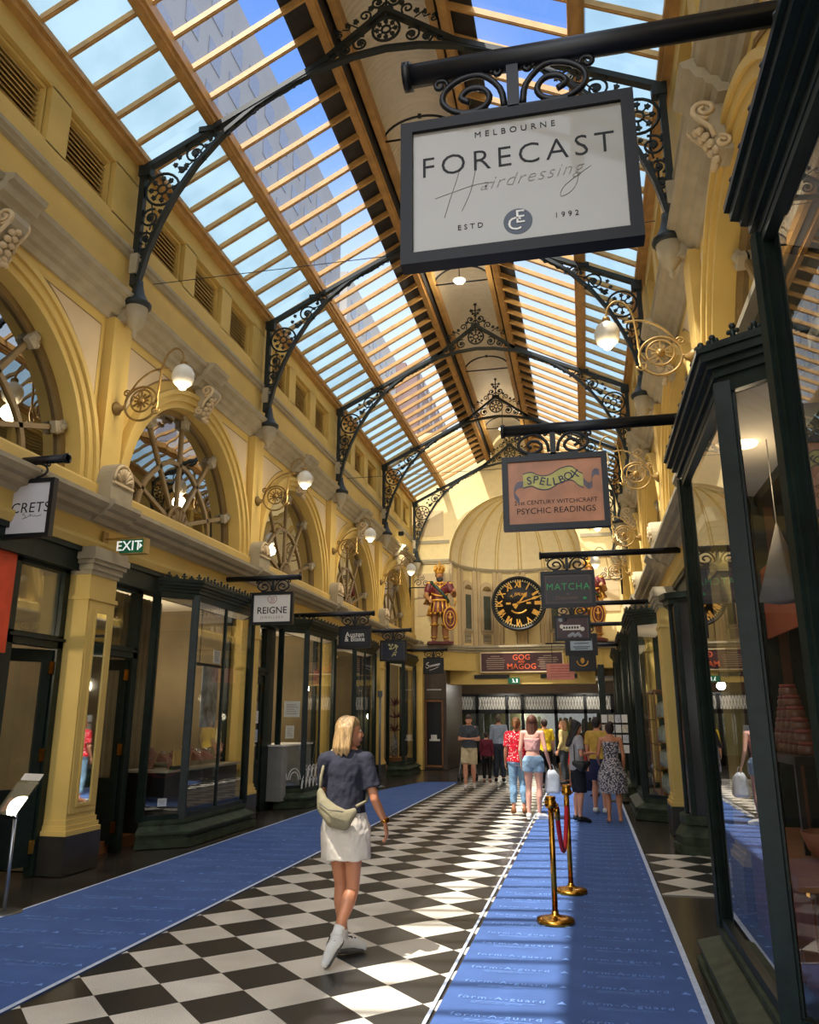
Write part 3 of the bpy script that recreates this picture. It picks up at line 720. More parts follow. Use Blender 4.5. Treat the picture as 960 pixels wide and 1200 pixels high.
# ------------------------------------------------------------------ fan windows
def fan_window(n, side, yc):
    w = thing('window_%d' % n, None, None, (sx(side, -.3), yc, ZL), kind='structure')
    q = 1 if side == 'L' else -1
    fn = lambda y, z, d=0: (q*d, y, z)
    g = MB(); N = 28
    g.add([fn(0, -.12)] + [fn(RL*cos(pi*k/N), RL*sin(pi*k/N)) for k in range(N+1)], [[0, k+1, k+2] for k in range(N)])
    g.quad(fn(-RL, 0), fn(RL, 0), fn(RL, -.25), fn(-RL, -.25)); part('pane', g, M_MIR, w)
    f = MB()
    def b(p, r_, wd=.06, dp=.06): f.bar(fn(*p), fn(*r_), dp, wd, (1, 0, 0)) if False else f.bar(fn(*p), fn(*r_), wd, dp, (1, 0, 0))
    ang = [18, 54, 90, 126, 162]
    for a in ang:
        a = radians(a); b((.3*cos(a), .3*sin(a)), ((RL-.03)*cos(a), (RL-.03)*sin(a)))
    C = [(.98*cos(radians(a)), .98*sin(radians(a))) for a in ang]
    def curve(p, r_, bul):
        p = Vector(p); r_ = Vector(r_); m_ = (p+r_)/2; nn = m_.normalized()*bul; pts = [p.lerp(r_, k/8)+nn*sin(pi*k/8) for k in range(9)]
        for u, v in zip(pts[:-1], pts[1:]): b(u, v, .065, .06)
    curve(C[1], C[2], .06); curve(C[2], C[3], .06)
    curve(C[1], (1.12, -.2), .16); curve(C[3], (-1.12, -.2), .16)
    for r0 in (RL-.045,):
        for k in range(N): b((r0*cos(pi*k/N), r0*sin(pi*k/N)), (r0*cos(pi*(k+1)/N), r0*sin(pi*(k+1)/N)), .09, .1)
    b((-RL, -.22), (RL, -.22), .12, .1)
    part('window_bars', f, M_OL, w)
    h = MB()
    h.prism([(.34*cos(pi*k/16), -.2+.5*sin(pi*k/16)) for k in range(17)], lambda a_, b_, d: fn(a_, b_, d), .02, .05)
    for k in range(1, 8):
        a = pi*k/8; h.tube([fn(.1*cos(a), -.16+.1*sin(a), .07), fn(.28*cos(a), -.18+.42*sin(a), .07)], [.02, .045], 6)
    h.tube([fn(.34*cos(pi*k/16), -.2+.5*sin(pi*k/16), .05) for k in range(17)], .03, 6)
    h.ball(fn(0, -.16, .06), .08, n=8, m=6)
    part('fan_boss', h, M_OL, w)
    c = MB()
    for a in ang:
        a = radians(a); x, z = (RL-.1)*cos(a), (RL-.1)*sin(a)
        for k in range(4): c.ball(fn(x+.05*sin(k*2.1+a*3), z+.06*cos(k*1.7), .06+.02*(k % 2)), .05, n=6, m=4)
        c.bar(fn(x*.93, z*.93, .05), fn(x*1.02, z*1.02, .05), .14, .08, (1, 0, 0))
    part('carved_leaf_bracket', c, M_ST, w)
for i in range(1, 7): fan_window(14+i, 'L', BC[i]); fan_window(20+i, 'R', BC[i])

# ------------------------------------------------------------------ louvred vents
M_LV = mat('ochre louvres', (186, 156, 92), .6)
def vent(side, y, lb):
    q = 1 if side == 'L' else -1
    t = thing('louvred_vent', lb, 'vent', (sx(side, -.1), y, 8.485), group='louvred vents on the %s wall' % SIDE[side])
    m = MB(); X = lambda d0, d1: sorted((q*d0, q*d1))
    for (y0, y1, z0, z1) in ((-.46, .46, .31, .355), (-.46, .46, -.355, -.31), (-.46, -.42, -.31, .31), (.42, .46, -.31, .31)): m.box(*X(-.12, .03), y0, y1, z0, z1)
    part('frame', m, M_Y, t)
    m = MB()
    for k in range(9):
        z = -.28+.07*k; m.prism([(-.085, z+.062), (-.03, z-.004), (-.018, z+.006), (-.07, z+.072)], lambda a, b, y_: (q*a, y_, b), -.42, .42)
    m.box(*X(-.13, -.11), -.43, .43, -.32, .32)
    part('louvre_slats', m, M_LV, t)
n_ = 0
for i in range(2, 7):
    for c_ in VENT_C:
        y = PY[i]+c_
        if y > 4.9: vent('L', y, 'ochre louvred vent under the left eaves, %s from the camera' % ORD[n_]); n_ += 1
n_ = 0
for i in range(3, 7):
    for c_ in VENT_C:
        if n_ < 12: vent('R', PY[i]+c_, 'ochre louvred vent under the right eaves, %s from the camera' % ORD[n_]); n_ += 1

# ------------------------------------------------------------------ keystone corbels, shells, lamps
def corbel(side, y, lb):
    q = 1 if side == 'L' else -1
    t = thing('keystone_corbel', lb, 'corbel', (sx(side, -.05), y, 6.42), group='scrolled keystones on the %s wall' % SIDE[side]); t.scale = (.85, .9, .72)
    m = MB()
    pr = [(0, .45), (.3, .45), (.36, .4), (.37, .3), (.33, .22), (.22, .12), (.16, .0), (.17, -.1), (.13, -.2), (.06, -.24), (0, -.24)]
    m.prism(pr, lambda a, b, y_: (q*a, y_, b), -.13, .13)
    part('scroll_block', m, M_ST, t)
    for s_ in (-1, 1):
        m = MB()
        m.tube([(q*(p[0]), s_*.14, p[1]) for p in spiral(.24, .33, .13, 1.5, 4.5, 1)], .028, 6)
        m.tube([(q*(p[0]), s_*.14, p[1]) for p in spiral(.1, -.13, .08, 1.3, 1.2, 1)], .022, 6)
        m.tube([(q*.33, s_*.14, .24), (q*.2, s_*.14, .08), (q*.17, s_*.14, -.05)], .025, 6)
        part('volute', m, M_CR, t)
    m = MB()
    for k in range(9): m.ball((q*(.3-.022*k), .06*(-1)**k*(.5+.06*k), .2-.05*k), .05, n=6, m=5)
    for k in range(3): m.ball((q*.16, -.06+.06*k, -.3-.02*(k == 1)), .045, n=6, m=5)
    part('acanthus_leaf', m, M_CR, t)
for i in range(2, 7):
    corbel('L', BC[i], 'scrolled keystone over a left arch, %s from the camera' % ORD[i-2]); corbel('R', BC[i], 'scrolled keystone over a right arch, %s from the camera' % ORD[i-2])
def shell(side, y, lb):
    q = 1 if side == 'L' else -1
    t = thing('shell_ornament', lb, 'ornament', (sx(side, .12), y, 4.23), group='shell ornaments on the %s ledge' % SIDE[side])
    m = MB(); N = 14
    m.prism([(-.24, 0), (.24, 0)] + [(.24*cos(pi*k/N), .24+.26*sin(pi*k/N)) for k in range(N+1)], lambda a, b, d: (q*d, a, b), -.1, .12); part('block', m, M_ST, t)
    m = MB(); m.tube([(q*.13, .2*cos(pi*k/N), .25+.22*sin(pi*k/N)) for k in range(N+1)], .02, 5)
    for k in range(1, 8):
        a = pi*k/8; m.tube([(q*.13, .05*cos(a), .24+.05*sin(a)), (q*.14, .17*cos(a), .25+.18*sin(a))], [.012, .028], 6)
    m.box(*sorted((q*.12, q*.145)), -.22, .22, .2, .23)
    part('shell', m, M_CR, t)
for i in range(2, 7):
    shell('L', PY[i], 'shell ornament on the left ledge between arches, %s from the camera' % ORD[i-2]); shell('R', PY[i], 'shell ornament on the right ledge between arches, %s from the camera' % ORD[i-2])
M_GLOBE = mat('white opal globe', (214, 206, 184), .25, var=0, emit=.08)
M_BULB = mat('bulb', (255, 244, 214), .3, var=0, emit=9)
M_BRZ = mat('antique gold iron', (150, 120, 66), .42, .45, var=.25, vscale=12)
def wall_lamp(side, y, lb):
    q = 1 if side == 'L' else -1
    t = thing('wall_lamp', lb, 'lamp', (sx(side, .03), y, 5.5), group='globe lamps on the %s wall' % SIDE[side])
    fn = lambda a, b, yy=0: (q*a, yy, b)
    m = MB(); m.lathe([(.0, 0), (.085, .0), (.09, .03), (.05, .06), (.03, .1), (.0, .12)], n=14, axis='x'); m.v = [(q*x, yy, z) for x, yy, z in m.v]; part('wall_rose', m, M_BRZ, t)
    m = MB(); t2(m, circ(.36, .04, .23, 28), fn, .016, 6, True); t2(m, circ(.36, .08, .15, 22), fn, .013, 6, True)
    t2(m, [(.08, 0), (.14, .04)], fn, .016); m.ball(fn(.36, .08), .05, n=10, m=6)
    for k in range(12):
        a = pi*k/6; r = .14 if k % 2 else .10; m.bar(fn(.36, .08), fn(.36+r*cos(a), .08+r*sin(a)), .022, .02, (0, 1, 0))
    part('sun_rosette_ring', m, M_BRZ, t)
    m = MB()
    P_ = [(.52, .0), (.58, .12), (.6, .35), (.63, .58), (.7, .72), (.8, .77), (.89, .7), (.92, .58), (.92, .50)]
    t2(m, P_, fn, .014, 6); t2(m, [(.18, .2), (.3, .36), (.46, .47), (.6, .5), (.72, .49)], fn, .013, 6)
    t2(m, spiral(.56, -.06, .06, 1.3, 0, -1), fn, .012, 5); t2(m, spiral(.14, .2, .05, 1.3, 0, 1), fn, .012, 5)
    part('swan_neck_arm', m, M_BRZ, t)
    m = MB(); m.lathe([(.03, .19), (.06, .165), (.11, .13), (.14, .06), (.143, -.0), (.12, -.07), (.07, -.115), (.03, -.125)], fn(.92, .34), 20); g = part('globe', m, M_GLOBE, t)
    m = MB(); m.lathe([(.035, .19), (.05, .2), (.04, .235), (.015, .25)], fn(.92, .34), 12); part('globe_cap', m, M_BRZ, t)
    m = MB(); m.ball(fn(.92, .21), .05, .05, .035, n=10, m=6); part('bulb', m, M_BULB, g)
    l = bpy.data.lights.new('lamp_light', 'POINT'); l.energy = 22; l.color = (1, .85, .62); l.shadow_soft_size = .12
    lo = bpy.data.objects.new('lamp_light', l); COL.objects.link(lo); lo.parent = t; lo.location = fn(.92, .08)
LL = [2, 3, 4, 5, 6]
for k, i in enumerate(LL[1:]): wall_lamp('L', PY[i], 'gold bracket lamp with white globe, %s on the left wall' % ORD[k])
for k, i in enumerate(LL[1:]): wall_lamp('R', PY[i], 'gold bracket lamp with white globe, %s on the right wall' % ORD[k])
# ------------------------------------------------------------------ ground floor: pilasters
def pilaster(side, yc, lb, mirror=False, hw=.27, pd=0):
    q = 1 if side == 'L' else -1
    t = thing('pilaster', lb, 'pilaster', (sx(side, pd), yc, 0), group='yellow pilasters between shops on the %s' % SIDE[side])
    X = lambda a, b: sorted((q*a, q*b))
    m = MB(); m.box(*X(-.3, .1), -hw, hw, .55, 3.3); m.box(*X(.1, .112), -hw+.03, hw-.03, .62, 2.98); m.box(*X(-.3, .125), -hw-.02, hw+.02, 3.0, 3.05)
    part('shaft', m, M_Y, t)
    m = MB(); m.box(*X(-.3, .16), -hw-.06, hw+.06, 0, .4); part('plinth', m, M_BLK if False else mat('dark stone plinth', (44, 42, 38), .35, var=.3, vscale=5), t)
    m = MB()
    for z0, z1, g in ((.4, .45, .055), (.45, .5, .035), (.5, .56, .015)): m.box(*X(-.3, .1+g), -hw-g, hw+g, z0, z1)
    part('base_moulding', m, M_Y, t)
    m = MB()
    for z0, z1, g in ((3.3, 3.35, .02), (3.35, 3.42, .045), (3.42, 3.47, .075), (3.47, 3.55, .10), (3.55, 3.62, .08)): m.box(*X(-.3, .1+g), -hw-g, hw+g, z0, z1)
    part('capital', m, M_ST, t)
    if mirror:
        m = MB(); m.box(*X(.112, .116), -.115, .115, .72, 2.86); part('mirror_panel', m, M_SILV, t)
        m = MB()
        for (a, b, c, d) in ((-.145, -.115, .69, 2.89), (.115, .145, .69, 2.89), (-.115, .115, .69, .72), (-.115, .115, 2.86, 2.89)): m.box(*X(.112, .128), a, b, c, d)
        part('mirror_frame', m, M_Y, t)
pilaster('L', 8.42, 'yellow pilaster with a tall narrow mirror, left of the open shop door', True)
pilaster('L', PY[4], 'yellow pilaster on the left, seen through the first bay window')
pilaster('L', PY[5], 'yellow pilaster on the left beyond the second bay window')
pilaster('L', PY[6], 'slender yellow pilaster on the left just before the last bay window')
pilaster('L', 26.2, 'yellow corner pilaster at the far left end')
pilaster('L', PY[2], 'yellow pilaster outside the left edge of the photo')
pilaster('R', PY[2]-.0, 'yellow pilaster on the right between the two nearest bay windows', hw=.08)
pilaster('R', PY[3]-.3, 'yellow pilaster on the right before the side passage')
pilaster('R', PY[4]+.0, 'sunlit yellow pilaster on the right past the black shop corner', pd=.12)
pilaster('R', PY[5], 'yellow pilaster on the right beyond the jewellery display window')
pilaster('R', PY[6], 'yellow pilaster on the right near the far end')

# ------------------------------------------------------------------ bay windows
def shop_bay(side, y0, y1, d, zt, lb, name='bay_window', cant=.42, d0=-.05, muntins=1, z_sill=.42, group=None, name_c='shop window', gls=None, kz=.8):
    z_sill *= kz
    q = 1 if side == 'L' else -1
    yc = (y0+y1)/2
    t = thing(name, lb, name_c, (sx(side, 0), yc, 0), group=group or 'canted bay windows of the %s shops' % SIDE[side])
    def path(off):                                          # outline at an outward offset
        k = off*.42
        return [(y0-cant-k-.0, d0), (y0-k, d+off), (y1+k, d+off), (y1+cant+k, d0)]
    def ring(mb, off, z0, z1):
        mb.prism(path(off), lambda a, b, z: (q*b, a-yc, z), z0, z1)
    m = MB(); ring(m, .20, 0, .07*kz); ring(m, .17, .07*kz, .13*kz); ring(m, .13, .13*kz, .2*kz)
    part('plinth', m, M_GR2, t)
    m = MB(); a, b = path(.19), path(.03)
    vs = [(q*p[1], p[0]-yc, .2*kz) for p in a] + [(q*p[1], p[0]-yc, .235*kz) for p in a] + [(q*p[1], p[0]-yc, .33*kz) for p in b]
    fs = [[i, i+1, i+5, i+4] for i in range(3)] + [[i+4, i+5, i+9, i+8] for i in range(3)] + [[0, 1, 2, 3], [8, 9, 10, 11]]
    m.add(vs, fs); ring(m, .03, .33*kz, .36*kz); ring(m, .05, .36*kz, z_sill)
    part('sloping_ledge', m, M_GR2, t)
    P_ = [Vector((q*p[1], p[0]-yc, 0)) for p in path(0)]
    # posts
    hts = (z_sill, zt-.2)
    for i, p in enumerate(P_):
        m = MB(); w = .085; ang = 0 if i in (0, 3) else pi/8*(1 if i == 1 else -1)*q
        m.obox((p.x, p.y, (hts[0]+hts[1])/2), (w, w, hts[1]-hts[0]), Matrix.Rotation(ang, 3, 'Z'))
        m.obox((p.x, p.y, (hts[0]+hts[1])/2), (w*1.3, w*.4, hts[1]-hts[0]), Matrix.Rotation(ang, 3, 'Z'))
        part('post', m, M_GR, t)
    for k in range(muntins):
        f = (k+1)/(muntins+1); p = P_[1].lerp(P_[2], f); m = MB(); m.box(p.x-.02, p.x+.02, p.y-.018, p.y+.018, *hts); part('mullion', m, M_GR, t)
    for i in range(3):
        a_, b_ = P_[i], P_[i+1]; m = MB(); m.quad((a_.x, a_.y, hts[0]), (b_.x, b_.y, hts[0]), (b_.x, b_.y, hts[1]), (a_.x, a_.y, hts[1])); part('pane', m, gls or M_GL, t)
        m = MB()
        for z in (hts[0]+.03, hts[1]-.03): m.bar((a_.x, a_.y, z), (b_.x, b_.y, z), .05, .06)
        part('glazing_rail', m, M_GR, t)
    m = MB()
    for off, z0, z1 in ((.03, zt-.22, zt-.17), (.055, zt-.17, zt-.12), (.085, zt-.12, zt-.08), (.12, zt-.08, zt-.03), (.14, zt-.03, zt)): ring(m, off, z0, z1)
    part('cornice', m, M_GR, t)
    m = MB(); pp = path(.10)
    for i in range(3):
        a_ = Vector((q*pp[i][1], pp[i][0]-yc, zt)); b_ = Vector((q*pp[i+1][1], pp[i+1][0]-yc, zt)); L = (b_-a_).length; n = max(2, int(L/.105)); u = (b_-a_)/L
        m.bar(a_+Vector((0, 0, .01)), b_+Vector((0, 0, .01)), .03, .02)
        for k in range(n):
            c = a_ + u*(L*(k+.5)/n); h = .085 if k % 2 else .055
            m.tube([c, c+Vector((0, 0, h))], [.02, .01], 5)
            m.ball(c+Vector((0, 0, h)), .02, n=6, m=4)
            for s_ in (-1, 1): m.ball(c+u*(s_*.024)+Vector((0, 0, h*.62)), .015, n=5, m=4)
    part('leaf_cresting', m, M_BLK if False else mat('dark green cresting', (20, 34, 30), .4, var=.2), t)
    # window floor inside
    m = MB(); m.prism([(y0-cant+.02, d0), (y0+.02, d-.05), (y1-.02, d-.05), (y1+cant-.02, d0)], lambda a, b, z: (q*b, a-yc, z), zt-.26, zt-.2); part('soffit', m, M_VC, t)
    return t
M_GLB = glass('display window glass', (.9, .93, .92), 1.0, .03)
shop_bay('L', 10.35, 12.35, .33, 3.55, 'dark green bay window with jewellery display, nearest on the left')
shop_bay('L', 15.1, 16.9, .33, 3.55, 'dark green bay window with white scallop print on the glass, second on the left')
shop_bay('L', 18.5, 20.4, .33, 3.5, 'third dark green bay window on the left, behind the walking woman')
shop_bay('L', 23.85, 25.5, .33, 3.5, 'last bay window on the left with a spiky dried plant inside', muntins=0)
shop_bay('R', 4.4, 6.3, .55, 3.68, 'tall green bay window at the right reflecting the blue carpet', cant=.45, muntins=0, gls=M_GLB, kz=.6)
shop_bay('R', -1.2, 3.22, .55, 3.86, 'nearest bay window with deep moulded cornice, cut off by the right edge', cant=.25, muntins=1, gls=M_GLB, kz=.6)
shop_bay('R', 14.6, 16.5, .5, 3.5, 'bay window on the right with shelves of glass domes inside', cant=.45)
shop_bay('R', 18.9, 20.9, .49, 3.5, 'narrow looking far bay window on the right beside the postcard rack', cant=.4)
shop_bay('R', 23.3, 25.3, .49, 3.5, 'farthest bay window on the right', cant=.4)

# ------------------------------------------------------------------ shop shells (walls, floors, ceilings behind the glass)
def shells(side):
    mb = MB()
    sbox(mb, side, -3.3, -3.2, Y0, 27, 0, 3.62)
    for y in (PY[2], PY[3], PY[4], PY[5], PY[6], 26.2): sbox(mb, side, -3.2, -.32, y-.1, y+.1, 0, 3.62)
    struct('wall_shops_'+SIDE[side], mb, M_INT)
    mb = MB(); sbox(mb, side, -3.2, -.3, Y0, 27, 3.5, 3.62); struct('ceiling_shops_'+SIDE[side], mb, M_VC)
shells('L'); shells('R')
mb = MB(); sbox(mb, 'L', -3.2, -.3, 8.7, 27, -.01, .14); struct('floor_shops_left', mb, M_TD)
mb = MB(); sbox(mb, 'R', -3.2, -.3, 11.0, 27, -.01, .1); sbox(mb, 'R', -3.2, -.3, Y0, 8.4, -.01, .1); struct('floor_shops_right', mb, M_TD)
# green boarding that closes the gaps between bays and pilasters, above doors
def fascia(side, segs, nm):
    mb = MB()
    for a, b in segs: sbox(mb, side, -.3, -.04, a, b, 3.34, 3.62); sbox(mb, side, -.3, .0, a, b, 3.56, 3.62)
    struct(nm, mb, M_GR)
fascia('L', [(4.1, 8.15), (8.69, 12.7), (13.24, 17.3), (17.8, 21.85), (22.4, 25.9)], 'trim_27')
fascia('R', [(-2, 3.7), (4.1, 7.8), (11.2, 12.7), (13.3, 17.3), (17.8, 21.85), (22.4, 26.9)], 'trim_28')

# ------------------------------------------------------------------ doors with transom lights
def shop_door(n, side, y0, y1, lb, open_ang=0, hinge=1, d=-.22):
    q = 1 if side == 'L' else -1
    t = thing('door_%d' % n, None, None, (sx(side, d), (y0+y1)/2, 0), kind='structure')
    h = (y1-y0)/2; m = MB(); X = (-.05, .05)
    for (a, b, c, e_) in ((-h, -h+.09, 0, 3.4), (h-.09, h, 0, 3.4), (-h, h, 3.3, 3.4), (-h, h, 2.42, 2.56), (-h, h, 2.5, 2.53)): m.box(*((-.06, .06) if (c, e_) != (2.5, 2.53) else (-.09, .09)), a, b, c, e_)
    part('door_frame', m, M_GR, t)
    m = MB(); m.box(-.01, .01, -h+.09, h-.09, 2.56, 3.3); part('transom_pane', m, M_GL, t)
    # leaf built from its hinge edge along +y, then swung
    lw = 2*h-.2; lf = bpy.data.objects.new('door_leaf', None)
    m = MB(); z0, z1 = .1, 2.4
    for (a, b, c, e_) in ((0, .1, z0, z1), (lw-.1, lw, z0, z1), (.1, lw-.1, 2.26, z1), (.1, lw-.1, z0, .8), (.1, lw-.1, .78, .9)): m.box(-.025, .025, a, b, c, e_)
    m.box(-.035, .035, .18, lw-.18, .25, .68)
    lf = part('door_leaf', m, M_GR, t); lf.location = (0, -h+.1 if hinge < 0 else h-.1, 0); lf.rotation_euler = (0, 0, (0 if hinge < 0 else pi) + open_ang)
    m = MB(); m.box(-.006, .006, .1, lw-.1, .9, 2.26); part('glass_pane', m, M_GL, lf)
    m = MB(); m.tube([(-.05, lw-.06, 1.0), (.05, lw-.06, 1.0)], .012, 6); m.ball((.06, lw-.06, 1.0), .03, n=8, m=6); m.ball((-.06, lw-.06, 1.0), .03, n=8, m=6); part('door_handle', m, M_BR, lf)
    for z in (.3, 1.25, 2.2):
        m = MB(); m.box(-.04, .04, -.03, .03, z-.07, z+.07); part('hinge', m, M_BR, lf)
    return t
shop_door(1, 'L', 8.72, 9.72, '', -1.35, 1)
shop_door(2, 'L', 13.27, 14.3, '')
shop_door(3, 'L', 20.85, 21.8, '')
shop_door(4, 'L', 22.42, 23.0, '')
shop_door(5, 'L', 7.2, 8.13, '', -.55, 1)
shop_door(6, 'R', 7.2, 7.8, '')
shop_door(7, 'R', 13.25, 14.05, '')
shop_door(8, 'R', 17.8, 18.45, '')
# window of the shop at the left edge
w = thing('window_30', None, None, (WL-.22, 5.9, 0), kind='structure')
m = MB()
for (a, b, c, e_) in ((-1.8, 1.3, 0, .75), (-1.8, 1.3, 3.3, 3.4), (-1.8, 1.3, 2.42, 2.56), (1.2, 1.3, .75, 3.3), (-.3, -.2, .75, 3.3)): m.box(-.06, .06, a, b, c, e_)
part('window_frame', m, M_GR, w); m = MB(); m.box(-.01, .01, -1.8, 1.25, .75, 3.3); part('pane', m, M_GL, w)

# fixed glazing/boarding beside the bays
def infill(n, side, y0, y1, m_):
    mb = MB(); sbox(mb, side, -.26, -.18, y0, y1, 0, 3.4)
    struct(n, mb, m_)
for k, (s_, a, b) in enumerate((('L', 9.7, 9.78), ('L', 12.62, 12.72), ('L', 14.3, 14.7), ('L', 17.15, 17.3), ('L', 17.8, 18.1), ('L', 20.7, 20.8), ('L', 23.0, 23.45), ('L', 25.85, 25.95), ('R', 6.7, 7.2), ('R', 14.05, 14.12), ('R', 16.95, 17.3), ('R', 18.45, 18.52), ('R', 21.3, 21.9), ('R', 22.4, 22.9), ('R', 25.7, 26.9))):
    infill('trim_%d' % (40+k), s_, a, b, M_GR)
# side passage on the right: back wall, side walls
mb = MB(); mb.box(2.6, 2.7, 8.4, 11.1, 0, 3.62); mb.box(1.4, 2.7, 8.42, 8.52, 0, 3.62); struct('wall_passage', mb, M_INT)
# black shop corner after the passage
t = thing('black_shopfront', 'black painted shop corner with a yellow strip, beyond the side passage on the right', 'shopfront', (1.3, 11.8, 0))
m = MB()
def pp(a, b, z): return (a, b, z)
sh = [(1.6, 10.98), (1.26, 11.1), (1.21, 11.3), (1.24, 11.6), (1.38, 11.9), (1.38, 12.6), (1.6, 12.6)]
m.prism([(x-1.3, y-11.8) for x, y in sh], pp, .45, 3.15); part('body', m, mat('gloss black panel', (16, 17, 18), .2, var=.3), t)
m = MB()
for off, z0, z1 in ((.16, 0, .1), (.12, .1, .2), (.06, .34, .45)): m.prism([(1.6-1.3, 10.98-11.8-off), (1.22-1.3-off, 11.15-11.8-off*.6), (1.17-1.3-off, 11.4-11.8), (-.06, -.02), (.08, .25), (.3, .25)], pp, z0, z1)
a = [(1.6-1.3, 10.82-11.8), (1.22-1.3-.13, 11.08-11.8), (1.17-1.3-.13, 11.4-11.8), (-.1, .1)]; b = [(1.6-1.3, 10.95-11.8), (1.22-1.3-.04, 11.15-11.8), (1.17-1.3-.04, 11.4-11.8), (-.04, .08)]
m.add([(x, y, .2) for x, y in a]+[(x, y, .34) for x, y in b], [[i, i+1, i+5, i+4] for i in range(3)])
part('plinth', m, M_GR2, t)
m = MB()
for off, z0, z1 in ((.05, 3.15, 3.22), (.1, 3.22, 3.3)): m.prism([(.3, 10.98-11.8-off), (-.08-off, 11.2-11.8-off*.5), (-.13-off, -.4), (-.08, .0), (.08, .25), (.3, .25)], pp, z0, z1)
part('cornice', m, M_GR, t)
for px_, y in ((-.04, -.68), (-.09, -.45)): m = MB(); m.box(px_-.03, px_+.03, y-.04, y+.04, .45, 3.15); part('post', m, M_GR, t)
m = MB(); m.obox((.11, -.735, 1.35), (.16, .01, 1.6), Matrix.Rotation(-.5, 3, 'Z')); part('yellow_strip', m, mat('yellow signboard', (205, 180, 60), .5), t)

# ------------------------------------------------------------------ dark shop wall with doorway at the far left corner
t = thing('corner_shopfront', 'brown panelled shopfront with black doorway at the far left corner', 'shopfront', (-4.95, 26.6, 0))
m = MB(); M_BW = mat('brown stone panel', (72, 60, 48), .4, var=.2)
m.box(-.4, -.3, -.1, .1, 0, 3.2); m.box(.27, .4, -.1, .1, 0, 3.2); m.box(-.3, .27, -.1, .1, 2.25, 3.2); m.box(-.3, .27, .0, .1, 0, .12); m.box(.36, .4, .1, 3.4, 0, 3.2)
part('panel_wall', m, M_BW, t)
m = MB()
for (a, b, c, e_) in ((-.31, -.27, .1, 2.2), (.24, .28, .1, 2.2), (-.31, .28, 2.16, 2.22), (-.31, .28, .08, .14)): m.box(a, b, -.13, -.09, c, e_)
part('door_trim', m, M_TD, t)
m = MB(); m.box(-.27, .24, .02, .06, .14, 2.16); part('door_leaf', m, M_BLK, t)
m = MB()
for k in range(11): m.box(-.25+.045*k, -.222+.045*k, -.104, -.1, 2.54, 2.575)
part('faded_lettering', m, M_WH, t)
m = MB(); m.box(-.2, .15, -.005, .02, .9, .96); m.box(-.15, .05, -.005, .02, .96, 1.1); part('display_ledge', m, M_WH, t)
# jamb at right end, dark post
mb = MB(); mb.box(.42, .62, 26.3, 26.7, 0, 3.3); struct('trim_60', mb, M_GR)
mb = MB(); mb.box(-5.6, -5.3, 26.2, 26.7, 0, 3.3); struct('trim_61', mb, M_Y)

# ------------------------------------------------------------------ cross hall beyond the end of the arcade
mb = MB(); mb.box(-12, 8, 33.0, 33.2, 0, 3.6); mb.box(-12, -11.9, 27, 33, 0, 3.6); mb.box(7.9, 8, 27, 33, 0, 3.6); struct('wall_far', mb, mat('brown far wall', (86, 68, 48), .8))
mb = MB(); mb.box(-12, 8, 27.4, 33.2, 3.0, 3.2); struct('ceiling_far', mb, mat('dull tan ceiling', (120, 100, 70), .8))  # one even dark tan base colour
def lattice():
    t = thing('lattice_shopfront', 'white lattice band over a dark shop window at the far end', 'shopfront', (-2.3, 31.2, 0))
    m = MB(); 
    for k in range(58):
        x = -3.2+.11*k; m.bar((x, 0, 1.95), (x+.055, 0, 2.2), .02, .02); m.bar((x+.055, 0, 2.2), (x, 0, 2.45), .02, .02); m.bar((x+.11, 0, 1.95), (x+.055, 0, 2.2), .02, .02); m.bar((x+.055, 0, 2.2), (x+.11, 0, 2.45), .02, .02)
    part('lattice', m, M_WH, t)
    m = MB(); m.box(-3.3, 3.3, .05, .1, 1.95, 2.45); part('backlit_panel', m, mat('lit white panel', (150, 146, 134), .6, var=0, emit=.12), t)
    m = MB(); m.box(-3.3, 3.3, -.1, .1, 1.8, 1.95); m.box(-3.3, 3.3, -.1, .1, 2.45, 2.55)
    for x in (-3.3, -1.9, -.75, -.15, 1.1, 2.2, 3.2): m.box(x, x+.12, -.1, .1, 0, 2.5)
    m.box(-3.3, 3.3, -.1, .1, 0, .35); part('dark_frame', m, M_BLK, t)
    m = MB(); m.box(-3.3, 3.3, -.01, .01, .35, 1.8); part('window_glass', m, M_GL, t)
    m = MB(); m.box(-3.3, 3.3, .8, .9, .3, 1.8); part('interior', m, mat('dull shop interior', (96, 104, 84), .8, var=.5, vscale=2.2), t)
lattice()
for k, (x, w_, c, lb) in enumerate(((-.75, .75, (150, 44, 36), 'red cabinet standing at the far end of the hall'),)):
    t = thing('red_cabinet', lb, 'cabinet', (x+.35, 25.6, 0)); m = MB(); m.box(-.45, .45, -.25, .25, .3, .95); m.box(-.42, .42, -.26, -.25, .36, .9); part('body', m, mat('red paint', (188, 26, 28), .35), t)
    m = MB(); m.box(-.5, .5, -.3, .3, .0, .3); m.box(-.48, .48, -.28, .28, .95, .99); part('timber_base', m, M_TD, t)
    m = MB(); 
    for k2 in range(26): m.ball((-.3+random.random()*.45, random.uniform(-.15, .15), 1.03+random.random()*.22), .06, n=6, m=4)
    part('leafy_plant', m, mat('green leaves', (44, 88, 30), .6), t)
